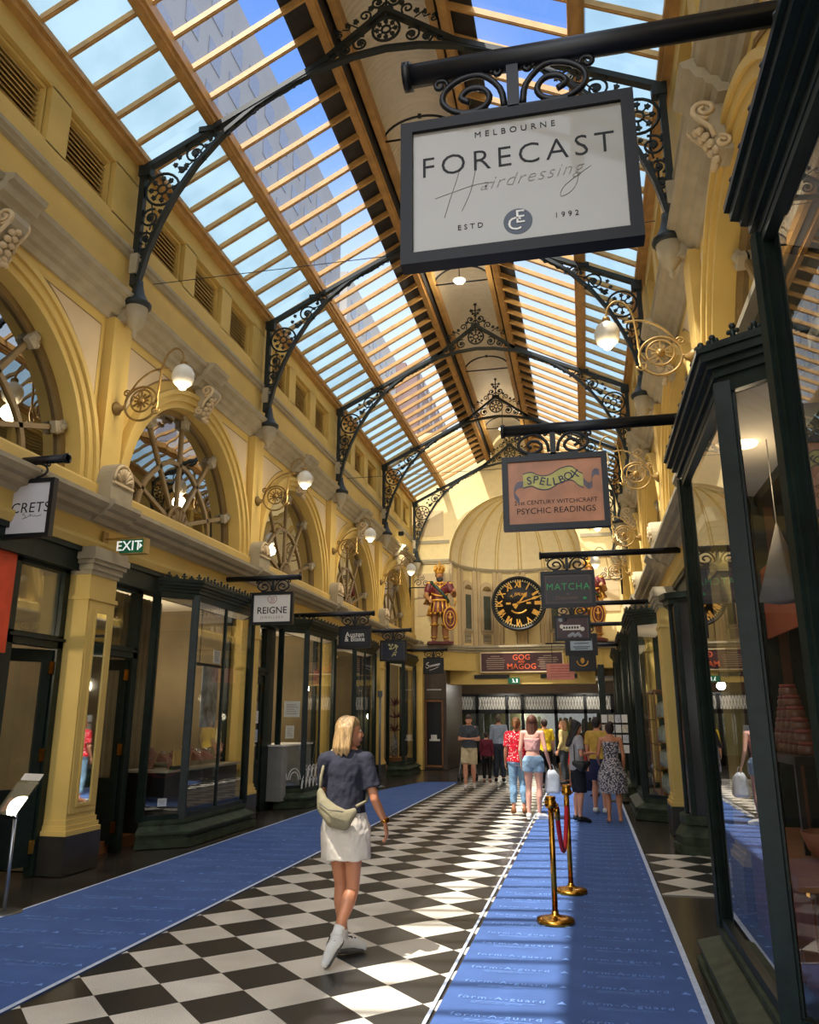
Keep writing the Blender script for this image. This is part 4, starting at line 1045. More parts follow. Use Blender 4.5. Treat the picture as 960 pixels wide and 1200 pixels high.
# lamps inside shops
def plamp(x, y, z, e_, c=(1, .84, .6), r=.15):
    l = bpy.data.lights.new('shop_light', 'POINT'); l.energy = e_; l.color = c; l.shadow_soft_size = r
    o = bpy.data.objects.new('shop_light', l); COL.objects.link(o); o.location = (x, y, z)
for y, e_ in ((6.2, 60), (9.6, 30), (11.2, 45), (15.6, 60), (19.4, 40), (24, 45)): plamp(WL-1.3, y, 2.5, e_)
for y, e_ in ((1.5, 12), (5.3, 30), (15.4, 35), (19.8, 35), (24, 30)): plamp(WR+.9, y, 2.5, e_)
plamp(-3.0, 30.2, 2.75, 40, (1, .95, .85)); plamp(0, 30.2, 2.75, 40, (1, .95, .85)); plamp(-2.3, 31.6, 1.7, 25)
# ------------------------------------------------------------------ things inside the shop windows
random.seed(11)
M_DK = mat('dark counter front', (26, 26, 28), .3, var=.3); M_TAN = mat('tan leather display', (150, 104, 84), .6, var=.3); M_CUR = mat('beige curtain', (150, 134, 100), .85, var=.25, vscale=2)
M_PAP = mat('white paper', (222, 220, 212), .7, var=.03)
def at(y, d, z): return (WL+d, y, z)
t = thing('display_counter', 'pale topped display counter, front coloured black as interior shade, in the nearest left bay window', 'counter', at(11.4, -.25, .14))
m = MB(); m.box(-.3, .35, -1.15, 1.15, 0, .78); part('cabinet', m, M_DK, t)  # black cabinet colour stands in for the dark lower interior behind the glass
m = MB(); m.box(-.32, .4, -1.18, 1.18, .78, .81); m.box(-.3, .1, -.6, 1.1, .86, .89); m.box(-.3, .1, -.55, 1.05, .81, .86); part('top', m, mat('pale stone top', (160, 150, 126), .4), t)
for k in range(11):
    y = 10.55+.17*k+random.uniform(-.03, .03); z = .14+.81+(.08 if 10.9 < y < 12.4 else 0); t = thing('jewellery_stand', 'tan jewellery display stand on the counter, %s in the row' % (ORD[k] + ' from the left'), 'display stand', at(y, -.3+.28*(k % 2), z), group='jewellery stands in the nearest left window')
    m = MB()
    if k % 3 == 0: m.loft([((0, 0, 0), .06, .05), ((0, 0, .03), .03, .03), ((0, 0, .1), .05, .04), ((0, 0, .2), .085, .06), ((0, 0, .25), .03, .03), ((0, 0, .29), .03, .03)], 12)
    else: m.prism([(-.09, 0), (.09, 0), (.06, .05), (-.06, .12)], lambda a, b, d: (a, d, b), -.07, .07)
    part('padded_stand', m, M_TAN, t)
    m = MB(); m.tube([(.05*cos(2*pi*q/12), -.01+.045*sin(2*pi*q/12), .13-.02*sin(2*pi*q/12)) for q in range(12)], .006, 5, True); part('necklace', m, mat('silver jewellery', (216, 214, 210), .2, .8), t)
t = thing('price_card', 'small yellow card on a green block in the nearest left window', 'card', at(10.55, .1, .95)); m = MB(); m.box(-.01, .01, -.11, .11, .05, .26); part('card', m, mat('ochre card', (196, 160, 84), .6), t); m = MB(); m.box(-.04, .04, -.13, .13, 0, .05); part('block', m, M_GR2, t)
t = thing('lightbox_display', 'hanging silver portrait panel in the nearest left bay window', 'display panel', at(12.0, -.2, 1.5)); m = MB(); m.box(-.01, .01, -.27, .27, 0, .95); part('portrait_panel', m, mat('silver grey print', (140, 144, 146), .4, var=.8, vscale=5), t); m = MB(); m.box(-.04, .04, -.55, .5, .95, .99); m.tube([(0, -.4, .99), (0, -.4, 2.0)], .008, 4); m.tube([(0, .4, .99), (0, .4, 2.0)], .008, 4); part('hanging_rail', m, M_BLK, t)
t = thing('curtain', 'beige curtain hanging behind the nearest left window display', 'curtain', at(10.6, -.75, .2)); m = MB(); n = 60; ps = [(.04*sin(k*1.3), -.85+1.5*k/n) for k in range(n+1)]; m.sm = True
m.add([(x, y, z) for z in (0, 3.2) for x, y in ps] , [[k, k+1, n+2+k, n+1+k] for k in range(n)]); part('cloth', m, M_CUR, t)
t = thing('armchair', 'dusty pink shell armchair with black legs inside the open left shop door', 'armchair', at(10.0, -.95, .14), -.6)
m = MB(); m.loft([((0, 0, .3), .2, .2), ((0, 0, .4), .27, .26), ((0, .0, .46), .28, .27)], 20); m.sm = True
for z0, z1, r0, r1 in ((.36, .62, .28, .34), (.62, .8, .34, .36)):
    for k in range(14):
        a, b = radians(20+140*k/14*1.0)+0, radians(20+140*(k+1)/14)
        P_ = lambda an, r, z: (r*cos(an), r*sin(an), z-.12*abs(cos(an))*(z > .7)); m.quad(P_(a, r0, z0), P_(b, r0, z0), P_(b, r1, z1), P_(a, r1, z1)); m.quad(P_(a, r0-.05, z0), P_(b, r0-.05, z0), P_(b, r1-.04, z1), P_(a, r1-.04, z1))
part('seat_shell', m, mat('dusty pink upholstery', (160, 96, 78), .7), t)
for a, b in ((-.18, -.18), (.18, -.18), (-.18, .18), (.18, .18)): m = MB(); m.tube([(a*.7, b*.7, .33), (a*1.25, b*1.25, 0)], [.024, .013], 8); part('leg', m, M_BLK, t)
t = thing('shop_display_case', 'dark wooden display case deep inside the open left shop', 'display case', at(9.3, -2.6, .14)); m = MB(); m.box(-.25, .25, -.5, .5, 0, 2.2); part('case', m, M_DK, t)
for k in range(4): m = MB(); m.box(.25, .35, -.45, .45, .6+.4*k, .63+.4*k); part('shelf', m, M_TAN, t)
# second bay: white cabinet, notices, scallops on the glass
t = thing('white_cabinet', 'pale grey cabinet inside the second left bay window', 'cabinet', at(15.3, -.2, .14)); m = MB(); m.box(-.3, .3, -.75, .9, 0, .98); part('body', m, mat('pale grey laminate', (138, 138, 132), .5), t); m = MB(); m.box(-.33, .33, -.78, .93, .98, 1.01); part('top', m, M_WH, t)
t = thing('scallop_decal', 'white scallop pattern printed low on the second left bay window', 'window decal', at(15.1, .36, .42)); 
m = MB(); 
for k in range(9):
    for r in (.09, .13): m.tube([(.0, .22*k+.1+r*cos(pi*q/10), .12+r*1.6*sin(pi*q/10)) for q in range(11)], .008, 4); m.tube([(0, .22*k-.01+r*cos(pi*q/10), -.08+r*1.6*sin(pi*q/10)) for q in range(11)], .008, 4)
part('front_scallops', m, M_PAP, t)
m = MB()
for k in range(2):
    for r in (.09, .13): m.tube([(-.14-.2*k+.7*r*cos(pi*q/10), -.16-.2*k+.7*r*cos(pi*q/10), .08+r*1.6*sin(pi*q/10)) for q in range(11)], .008, 4)
part('side_scallops', m, M_PAP, t)
def notice(y, d, z, w, h, lb, rz=0, col=None):
    t = thing('paper_notice', lb, 'notice', at(y, d, z), rz, group='paper notices in shop windows'); m = MB(); m.box(-.003, .003, -w/2, w/2, 0, h); part('sheet', m, col or M_PAP, t)
    m = MB()
    for k in range(5): m.box(.003, .005, -w*.35, w*(.35-.1*(k % 3)), h*(.2+.14*k), h*(.23+.14*k))
    part('printed_lines', m, M_GRY0, t)
M_GRY0 = mat('grey print', (110, 108, 106), .6, var=0)
notice(14.92, .13, 1.66, .34, .3, 'large white notice on the second left bay window', -.75); notice(14.9, .11, 1.26, .18, .24, 'smaller white notice below the large one on the second left bay window', -.75)
notice(13.9, -.17, 1.55, .16, .22, 'white notice on the second left shop door'); notice(13.9, -.17, 1.22, .16, .22, 'pale blue notice low on the second left shop door', 0, mat('pale blue paper', (168, 186, 204), .7)); notice(13.7, -.17, 2.75, .2, .22, 'notice in the light above the second left shop door')
notice(15.9, .3, 2.3, .5, .3, 'salmon poster high in the second left bay window', 0, mat('salmon card paper', (214, 132, 112), .6)); notice(10.18, .12, .5, .12, .1, 'tiny white sticker low in the corner of the nearest left bay window', -.75)
notice(12.0, -.1, 2.5, .25, .22, 'white card hanging high in the nearest left bay window')
# last bay: dried plant in a tall vase
t = thing('dried_plant', 'spiky dark red dried plant in a patterned vase in the last left bay window', 'plant', at(24.1, .0, .5)); random.seed(4)
m = MB(); m.box(-.35, .3, -.3, .5, -.2, .0); part('timber_shelf', m, M_TD, t)
m = MB(); m.lathe([(.07, 0), (.12, .1), (.13, .3), (.09, .5), (.05, .62), (.06, .66)], n=14); part('vase', m, mat('black and white vase', (120, 118, 112), .4, var=.9, vscale=16), t)
m = MB(); M_PL = mat('dark red dry leaves', (84, 44, 36), .7)
for zc in (.75, 1.15, 1.5):
    for k in range(22): a = random.uniform(0, 2*pi); e_ = random.uniform(.1, 1.3); L = random.uniform(.25, .42); m.tube([(0, 0, zc), (.5*L*cos(a)*cos(e_), .5*L*sin(a)*cos(e_), zc+.55*L*sin(e_)), (L*cos(a)*cos(e_), L*sin(a)*cos(e_), zc+L*sin(e_)*.8)], [.014, .014, .002], 4)
m.tube([(0, 0, .5), (0, 0, 1.6)], .015, 5); part('spiky_leaves', m, M_PL, t)
t = thing('steel_post', 'slim grey steel post standing before the last left bay window', 'post', (-5.05, 19.6, 0)); m = MB(); m.tube([(0, 0, 0.02), (0, 0, 2.2)], .03, 8); part('pole', m, mat('grey steel', (98, 104, 104), .4, .5), t); m = MB(); m.lathe([(0, 0), (.14, 0), (.13, .03), (.03, .05)], n=18); part('base', m, MC['grey steel'], t); m = MB(); m.box(-.06, .06, -.04, .04, 2.15, 2.3); part('cap', m, MC['grey steel'], t)

# right hand nearest windows: warm timber interior
def ar(y, d, z): return (WR-d, y, z)
M_WD = mat('warm brown wood', (104, 60, 36), .5, var=.4, vscale=3)
m = MB(); m.box(WR+.55, WR+.6, -1, 8.3, .1, 3.5); m.box(WR-.2, WR+.6, 6.75, 6.8, .1, 3.5); struct('wall_panelling_right', m, M_WD)
t = thing('timber_dresser', 'brown timber dresser with shelf inside the right bay window', 'dresser', ar(5.5, .02, .1)); m = MB(); m.box(-.3, .3, -.8, .9, 0, .72); part('cabinet', m, M_WD, t); m = MB(); m.box(-.42, .32, -1.0, .95, .72, .79); part('top_board', m, mat('lighter wood edge', (150, 96, 56), .5, var=.2), t)
for k in range(3): m = MB(); m.box(-.31, -.3, -.75+.55*k, -.25+.55*k, .08, .64); part('door', m, mat('reddish wood door', (120, 56, 34), .5, var=.3), t)
M_RJ = mat('dull red jar lid', (140, 60, 48), .5, var=.3)
n_ = 0
for r in range(6):
    for k in range(6-r):
        t = thing('stacked_jar', 'red topped jar in the right window pyramid, %s row up, %s from near end' % (ORD[r].replace('nearest', 'first'), ORD[k].replace('nearest', 'first')), 'jar', ar(5.32+.13*k+.065*r, .12, 1.43+.07*r), group='pyramid of red jars in the right bay window')
        m = MB(); m.lathe([(.05, 0), (.058, .01), (.058, .05), (.045, .06)], n=12); part('glass_jar', m, mat('amber jar', (110, 70, 52), .3), t); m = MB(); m.lathe([(.052, .058), (.052, .08), (.0, .082)], n=12); part('lid', m, M_RJ, t)
t = thing('jar_table', 'dark little table under the pyramid of jars', 'table', ar(5.65, .12, .89)); m = MB(); m.box(-.12, .12, -.5, .5, .49, .54); part('tabletop', m, M_DK, t)
for a, b in ((-.1, -.45), (.1, -.45), (-.1, .45), (.1, .45)): m = MB(); m.box(a-.015, a+.015, b-.015, b+.015, 0, .49); part('leg', m, M_DK, t)
t = thing('clay_bowl', 'terracotta bowl with a pale spoon on the dresser at the right edge', 'bowl', ar(5.0, .16, .89)); m = MB(); m.lathe([(.05, 0), (.1, .06), (.13, .15), (.12, .15), (.09, .07), (.0, .03)], n=20); part('bowl', m, mat('terracotta clay', (150, 88, 60), .7), t); m = MB(); m.tube([(0, 0, .08), (.1, .05, .24)], [.02, .012], 6); part('spoon', m, M_CR, t)
t = thing('pillar_candle', 'cream pillar candle with a warm glow low in the right bay window', 'candle', ar(4.85, .28, .5)); m = MB(); m.lathe([(.05, 0), (.05, .32), (.0, .31)], n=16); part('wax', m, mat('glowing cream wax', (230, 170, 96), .5, var=0, emit=.5), t); m = MB(); m.box(-.12, .12, -.12, .12, -.16, 0); part('stand', m, M_WD, t)
t = thing('orange_hanging', 'burnt orange cloth panel hanging high in the right bay window', 'cloth panel', ar(6.05, -.03, 2.25)); m = MB(); m.box(-.01, .01, -.65, .65, 0, .55); part('cloth', m, mat('burnt orange cloth', (170, 84, 46), .8), t)
t = thing('paper_lantern', 'grey paper cone hanging in front of the orange cloth at the right', 'paper cone', ar(5.25, .16, 2.35)); m = MB(); m.lathe([(.16, 0), (.005, .5)], n=4, M=None); m.tube([(0, 0, .48), (0, 0, 1.1)], .004, 4); part('paper_cone', m, mat('grey paper', (140, 134, 128), .8), t)
t = thing('downlight', 'warm round downlight in the soffit of the right bay window', 'ceiling light', ar(5.3, .28, 3.40)); m = MB(); m.lathe([(0, 0), (.07, 0), (.08, .02), (0, .03)], n=18); part('lit_lens', m, mat('warm downlight', (255, 214, 160), .4, var=0, emit=6), t)
l = bpy.data.lights.new('downlight_lamp', 'POINT'); l.energy = 5; l.color = (1, .78, .5); l.shadow_soft_size = .06; o = bpy.data.objects.new('downlight_lamp', l); COL.objects.link(o); o.parent = t; o.location = (0, 0, -.3)
# glass domes on shelves in the third right window
t = thing('glass_cabinet', 'brass edged glass display shelves inside the right bay window past the pilaster', 'display shelves', ar(15.3, -.0, .35))
m = MB()
for a in (-.25, .28):
    for b in (-.75, .75): m.box(a-.015, a+.015, b-.015, b+.015, 0, 1.75)
for z in (0, 1.75): m.box(-.27, .3, -.77, .77, z-.02, z+.02)
part('brass_frame', m, M_TD, t)
for k in range(3): m = MB(); m.box(-.26, .29, -.76, .76, .42*(k+1)-.006, .42*(k+1)+.006); part('glass_shelf', m, glass('shelf glass', (.8, .92, .88), 1.5, .1), t)
M_DOM = mat('glass dome', (176, 184, 176), .1, var=.3, vscale=10)
for r in range(4):
    for k in range(3):
        t = thing('glass_dome', 'glass dome on the %s shelf up of the right window display, %s from near end' % (ORD[r].replace('nearest', 'first'), ORD[k].replace('nearest', 'first')), 'ornament', ar(14.75+.4*k, .05, .375+.42*r), group='glass domes in the right window')
        m = MB(); m.lathe([(.12, .02), (.12, .16), (.10, .24), (.05, .29), (.0, .31)], n=16); part('dome', m, M_DOM, t); m = MB(); m.lathe([(.13, 0), (.13, .02), (0, .02)], n=16); part('base', m, M_BR, t)
# postcard rack
t = thing('postcard_rack', 'revolving rack of white postcards beside the far right shops', 'postcard rack', (.55, 17.3, 0))
m = MB(); m.tube([(0, 0, 0.02), (0, 0, 1.75)], .02, 8); m.lathe([(0, 0), (.22, 0), (.2, .03), (.03, .05)], n=20)
for z in (.95, 1.15, 1.35, 1.55): m.box(-.27, .27, -.01, .01, z-.01, z+.005)
part('wire_stand', m, M_BLK, t)
for r in range(4):
    for k in range(4): m = MB(); m.obox((-.2+.135*k, -.02, 1.03+.2*r), (.115, .006, .16), Matrix.Rotation(.1, 3, 'X')); part('postcard', m, [M_PAP, mat('pale printed card', (196, 200, 206), .6, var=.4, vscale=30), mat('buff printed card', (206, 196, 176), .6, var=.3, vscale=30)][(r+k*2) % 3], t)
# floodlights under the eaves at the far end; left one added to brighten the apse
for k, (x, lb) in enumerate(((-5.35, 'small floodlight added beside the left wall to brighten the end'), (1.0, 'small floodlight fixed beside the right wall near the end'))):
    t = thing('floodlight', lb, 'floodlight', (x, 23.2, 7.2)); m = MB(); m.box(-.08, .08, -.06, .06, -.06, .06); m.tube([(0, -.06, 0), (0, -.14, -.1)], .015, 5); part('housing', m, M_BLK, t); m = MB(); m.box(-.07, .07, .06, .065, -.05, .05); part('lit_lens', m, mat('floodlight lens', (255, 240, 205), .4, var=0, emit=4), t)
    l = bpy.data.lights.new('flood', 'SPOT'); l.energy = 230; l.color = (1, .9, .68); l.spot_size = radians(110); l.spot_blend = .8; l.shadow_soft_size = .1; o = bpy.data.objects.new('flood', l); COL.objects.link(o); o.parent = t; o.location = (0, .1, 0); o.rotation_euler = (radians(84), 0, radians(-25 if x < CX else 25))
# ------------------------------------------------------------------ hanging shop signs
def sign(x0, x1, z0, z1, y, arm_to, arm_from, label, face, frame=M_BK, texts=(), arm_r=.045, depth=.07, fr=.045, two=True, extra=None, cat='hanging sign', scroll=True, armz=None):
    cx, w, h = (x0+x1)/2, x1-x0, z1-z0
    t = thing('hanging_sign', label, cat, (cx, y, z0))
    az = (armz or z1+.24) - z0
    m = MB(); m.tube([(arm_from-cx, 0, az), (arm_to-cx, 0, az)], arm_r, 12); m.tube([(arm_from-cx, 0, az), (arm_from-cx+(.03 if arm_from < arm_to else -.03), 0, az)], arm_r*1.25, 12)
    part('arm', m, M_BK, t)
    if scroll:
        m = MB(); g = az-h; fn = lambda a, b: (a, 0, h+b)
        m.box(-.022, .022, -.02, .02, h-.01, az); m.box(-.2, .2, -.02, .02, h, h+.02)
        for s_ in (-1, 1):
            f2 = lambda a, b, s_=s_: (s_*a, 0, h+b)
            t2(m, [(.035, g*.15), (.05, g*.5), (.12, g*.8), (.2, g*.78), (.26, g*.6), (.27, g*.38), (.23, g*.2), (.17, g*.12), (.11, g*.2), (.09, g*.38), (.12, g*.55), (.17, g*.56), (.2, g*.42), (.165, g*.32)], f2, .013, 6)
            t2(m, spiral(.28, g*.72, g*.12, 1.1, 3.4, -1), f2, .01, 5); t2(m, spiral(.06, g*.8, g*.09, 1.1, 0, 1), f2, .01, 5)
        part('scroll_bracket', m, M_BK, t)
    m = MB(); d = depth/2
    for a, b, c, e_ in ((-w/2, w/2, 0, fr), (-w/2, w/2, h-fr, h), (-w/2, -w/2+fr, fr, h-fr), (w/2-fr, w/2, fr, h-fr)): m.box(a, b, -d, d, c, e_)
    part('frame', m, frame, t)
    m = MB(); m.box(-w/2+fr, w/2-fr, -d*.55, d*.55, fr, h-fr); p = part('face_panel', m, face, t)
    for i, (body, size, tx, tz, mt, kw) in enumerate(texts):
        m = MB(); m.merge(text_mb(body, size*1.35, .0006, **kw), T(tx*w, -d*.55-.0012, tz*h) @ FACE_CAM); part('lettering', m, mt, p)
    if extra: extra(p, w, h, -d*.55)
    return t
def paint(name, rgb, r=.4, **k): return mat(name, rgb, r, **k)
M_CH = paint('charcoal ink', (24, 22, 22), var=0, spec=.2); M_GRY = paint('thin grey ink', (120, 114, 106), var=0)
def fore(p, w, h, y):
    m = MB(); m.prism([(.052*cos(2*pi*k/28)+.0, .16*h+.0+.052*sin(2*pi*k/28)+.03) for k in range(28)], lambda a, b, d: (a, y+d, b), -.0015, 0); part('round_badge', m, paint('slate badge', (58, 66, 80), var=0), p)
    m = MB(); m.merge(text_mb('E', .075), T(.008, y-.003, .16*h+.045) @ FACE_CAM); m.merge(text_mb('C', .075), T(-.012, y-.003, .16*h+.018) @ FACE_CAM); part('monogram', m, M_WH, p)
    m = MB()
    def wv(pts, r=.0011): m.tube([(a*w, y-.001, b*h) for a, b in smooth(pts, 4)], r, 4)
    wv([(-.245, .60), (-.262, .52), (-.285, .42), (-.31, .30)]); wv([(-.165, .66), (-.18, .55), (-.2, .44), (-.235, .33)]); wv([(-.35, .44), (-.25, .475), (-.17, .50), (-.1, .5)])
    tx = text_mb('airdressing', .075, .0004, bold=-.0016, shear=.45, spacing=1.12); m.merge(tx, T(.055*w, y-.0012, .505*h) @ Matrix.Rotation(radians(-3), 4, 'Y') @ FACE_CAM)
    wv([(.255, .5), (.25, .42), (.22, .36), (.18, .34), (.2, .41), (.31, .52)])
    part('script_lettering', m, M_GRY, p)
sign(-.575, .285, 3.245, 3.855, 2.5, .88, -.57, 'largest hanging sign, pale grey face with thin black lettering, nearest the camera', paint('pale grey sign face', (150, 145, 132), .3, var=.03, coat=.5),
     texts=(('MELBOURNE', .026, .0, .85, M_CH, dict(spacing=1.7)), ('FORECAST', .092, .0, .66, M_CH, dict(spacing=1.26, bold=-.0011)), ('ESTD', .022, -.2, .215, M_CH, dict(spacing=1.6)), ('1992', .022, .2, .215, M_CH, dict(spacing=1.6))),
     extra=fore, armz=4.10, frame=paint('black sign frame', (17, 17, 20), .45, spec=.3))
def spell(p, w, h, y):
    def rib(pts, wd):                                    # ribbon as a strip
        pts = smooth(pts, 4)
        m = MB(); n = len(pts)
        for (a, b), (c, d) in zip(pts[:-1], pts[1:]): m.prism([(a*w, b*h-wd), (c*w, d*h-wd), (c*w, d*h+wd), (a*w, b*h+wd)], lambda u, v, e_: (u, y+e_, v), -.002, 0)
        return m
    body = [(-.3, .66), (-.22, .68), (-.14, .63), (-.05, .63), (.06, .71), (.16, .73), (.22, .66), (.27, .62)]
    part('ribbon_outline', rib([(a, b) for a, b in body], .062), paint('dark ribbon edge', (64, 56, 60), var=0), p)
    m = rib(body, .052); m.v = [(a, b-.001, c) for a, b, c in m.v]; part('ribbon', m, paint('olive gold ribbon', (190, 182, 96), var=.2, vscale=14), p)
    for tl_ in ([(-.3, .62), (-.36, .6), (-.39, .5), (-.36, .42), (-.34, .38)], [(.27, .62), (.31, .55), (.35, .57), (.35, .67), (.38, .73), (.42, .72)]):
        m = rib(tl_, .026); m.v = [(a, b-.0015, c) for a, b, c in m.v]; part('ribbon_tail', m, paint('grey purple ribbon tail', (96, 88, 100), var=.3, vscale=20), p)
    m = MB()
    for k, ch in enumerate('SPELLBOX'):
        xs = -.24+.062*k; zz = [.655, .665, .64, .625, .63, .65, .69, .715][k]; an = [8, -8, -18, -6, 8, 20, 18, 6][k]
        m.merge(text_mb(ch, .088, bold=.001), T(xs*w, y-.004, zz*h) @ Matrix.Rotation(radians(-an), 4, 'Y') @ FACE_CAM)
    part('banner_lettering', m, paint('navy ink', (34, 36, 60), var=0), p)
sign(-.555, .26, 3.06, 3.66, 6.0, .83, -.555, 'terracotta brown hanging sign with a yellow ribbon banner, second nearest on the right', paint('terracotta parchment', (190, 126, 86), .35, var=.25, vscale=5),
     texts=(('21st CENTURY WITCHCRAFT', .036, .0, .36, M_CH, {}), ('PSYCHIC READINGS', .05, .0, .245, M_CH, {})), extra=spell, armz=3.89)
def mt_(p, w, h, y):
    m = MB(); 
    for a, b, c, e_ in ((-.41, .41, .13, .14), (-.41, .41, .86, .87), (-.41, -.403, .13, .87), (.403, .41, .13, .87)): m.box(a*w, b*w, y-.001, y, c*h, e_*h)
    part('border_line', m, paint('dull copper ink', (120, 84, 70), var=0), p)
    m = MB(); m.ball((.3*w, y-.001, .24*h), .028, .003, .02, n=10, m=5); part('green_leaf_mark', m, paint('matcha green', (52, 168, 92), var=0), p)
sign(-.545, .215, 3.16, 3.68, 11.3, 1.4, -.55, 'charcoal hanging sign with green letters, below the terracotta sign', paint('charcoal sign face', (50, 46, 46), .4, var=.05), texts=(('MATCHA', .1, 0, .56, paint('matcha green', (52, 168, 92), var=0), dict(spacing=1.15)), ('by', .03, 0, .37, M_GRY, {}), ('Chocolatier', .05, -.03, .26, paint('dull copper ink', (120, 84, 70), var=0), dict(shear=.2))), extra=mt_, armz=3.92)
def banner(p, w, h, y):
    m = MB(); m.box(-.28*w, .22*w, y-.002, y, .42*h, .62*h); m.ball((-.3*w, y-.001, .57*h), .04, .003, .04, n=12, m=6); m.ball((.27*w, y-.001, .46*h), .04, .003, .04, n=12, m=6); part('white_banner', m, M_WH, p)
    m = MB(); [m.box((-.26+.075*k)*w, (-.21+.075*k)*w, y-.003, y, .475*h, .565*h) for k in range(6)]; m.ball((-.22*w, y-.001, .84*h), .05, .003, .04, n=8, m=5); part('banner_strip', m, paint('dark strip', (40, 34, 36), var=0), p)
    m = MB(); 
    for k in range(7): m.ball(((-.1+.05*k)*w, y-.001, (.2+.04*(k % 3))*h), .035, .002, .03, n=8, m=5)
    m.ball((-.32*w, y-.001, .85*h), .06, .002, .045, n=8, m=5); part('grey_flourish', m, paint('pale blue grey ink', (150, 156, 166), var=0), p)
    m = MB()
    for a, b, c, e_ in ((-.43, .43, .07, .085), (-.43, .43, .915, .93), (-.43, -.42, .07, .93), (.42, .43, .07, .93)): m.box(a*w, b*w, y-.001, y, c*h, e_*h)
    part('border_line', m, M_GRY, p)
sign(-.50, .16, 3.03, 3.50, 15.0, 1.42, -.5, 'maroon sign with a white scroll banner and grey flourish, under the green lettered sign', paint('maroon sign face', (72, 44, 50), .4, var=.15), extra=banner, armz=3.72)
def cardlines(p, w, h, y):
    m = MB()
    for k, (a, z) in enumerate(((.16, .66), (.22, .54), (.26, .38), (.2, .3))): m.box(-a*w, a*w, y-.001, y, z*h, (z+.035)*h)
    part('faded_lines', m, M_CH, p)
sign(-.38, .31, 2.95, 3.42, 17.6, 1.42, -.38, 'dark framed sign with a pale blue card, below the maroon sign', paint('pale blue card', (172, 190, 204), .5), extra=cardlines, fr=.11, armz=3.62)
def crest(p, w, h, y):
    m = MB()
    for k in range(14):
        a = pi+pi*k/13; m.ball((.13*cos(a), y-.002, .24+.11*sin(a)), .02, .003, .014, n=6, m=4)
    m.ball((0, y-.002, .26), .05, .004, .07, n=10, m=6); part('gold_crest', m, M_GOLD, p)
sign(-.36, .3, 2.76, 3.2, 20.2, 1.42, -.36, 'small black sign with a gold laurel crest, lowest of the right hand stack', paint('black sign face', (26, 28, 28), .4, var=0), extra=crest, armz=3.4)
t = thing('pink_sign', 'plain salmon pink sign board behind the black crest sign', 'sign', (-.62, 21.5, 2.62)); m = MB(); m.box(-.36, .36, -.02, .02, 0, .42); part('board', m, paint('salmon card', (214, 132, 112), .5), t)
m = MB()
for k in range(5): m.box(-.26, .26, -.024, -.02, .07+.07*k, .085+.07*k)
part('lines_of_text', m, paint('faded red ink', (176, 84, 72), var=0), t)
m = MB(); m.tube([(-.2, 0, .42), (-.2, 0, .95)], .008, 4); m.tube([(.2, 0, .42), (.2, 0, .95)], .008, 4); m.tube([(-.36, 0, .95), (2, 0, .95)], .02, 6); part('hanger', m, M_BK, t)

# left hand signs
def rg(p, w, h, y):
    m = MB(); c = .76*h
    m.tube([(.035*cos(2*pi*k/16), y-.001, c+.035*sin(2*pi*k/16)) for k in range(17)], .004, 4)
    for s_ in (-1, 1):
        m.tube([(s_*.07, y-.001, c+.05), (s_*.08, y-.001, c), (s_*.05, y-.001, c-.04), (0, y-.001, c-.06)], .005, 4); m.tube([(s_*.02, y-.001, c+.045), (s_*.045, y-.001, c+.065), (s_*.07, y-.001, c+.05)], .004, 4)
    m.merge(text_mb('R', .05), T(0, y-.002, c) @ FACE_CAM); part('rose_emblem', m, paint('rose ink', (166, 92, 92), var=0), p)
sign(-5.285, -4.56, 3.11, 3.64, 12.0, -5.8, -4.45, 'white hanging sign with a rose coloured emblem over black capitals, on the left', paint('off white sign face', (222, 218, 210), .35, var=.02), texts=(('REIGNE', .115, 0, .43, M_CH, dict(bold=.001)), ('JEWELLERY', .042, 0, .22, M_GRY, dict(spacing=1.5))), extra=rg)
def sec(p, w, h, y):
    m = MB(); m.tube([(a, y-.001, b) for a, b in ((.08, .27), (.05, .25), (.08, .24), (.1, .22), (.06, .2), (.12, .22), (.15, .25), (.15, .22), (.17, .24), (.18, .22), (.2, .235), (.22, .22), (.28, .235))], .003, 4); part('script_lettering', m, M_CH, p)
sign(-6.06, -5.27, 3.44, 4.07, 6.85, -7.0+1.2, -5.16, 'white hanging sign cut off by the left edge of the photo', paint('cool white sign face', (206, 204, 208), .3, var=.02), texts=(('SECRETS', .115, .07, .5, M_CH, dict(spacing=1.05, shear=.08)),), extra=sec, armz=4.28)
sign(-4.72, -4.06, 2.97, 3.41, 15.0, -5.8, -4.0, 'black sign with two lines of white letters, second along the left', paint('navy black sign face', (22, 26, 34), .4, var=0), texts=(('Austen', .1, 0, .6, M_WH, dict(bold=.001)), ('& Blake', .1, 0, .4, M_WH, dict(bold=.001))))
def lion(p, w, h, y):
    m = MB()
    m.tube([(a, y-.002, h*.5+b) for a, b in ((-.09, .13), (-.04, .09), (-.06, .03), (.0, .05), (.05, .1), (.09, .06), (.06, .0), (.09, -.05), (.03, -.04), (.0, -.1), (-.03, -.14))], .014, 5)
    for a, b in ((-.1, .14), (-.02, .14), (.06, .13), (-.08, .05), (.1, .1), (.05, -.1)): m.ball((a, y-.002, h*.5+b), .025, .006, .025, n=8, m=5)
    part('rampant_lion_emblem', m, paint('pale gold ink', (196, 188, 130), var=0), p)
    m = MB()
    for a, b, c, e_ in ((-.43, .43, .08, .1), (-.43, .43, .9, .92), (-.43, -.415, .08, .92), (.415, .43, .08, .92)): m.box(a*w, b*w, y-.001, y, c*h, e_*h)
    part('border_line', m, M_GRY, p)
sign(-4.83, -4.17, 2.97, 3.47, 18.7, -5.8, -4.05, 'navy sign with a gold lion emblem, third along the left', paint('navy sign face', (28, 34, 52), .4, var=.05), extra=lion)
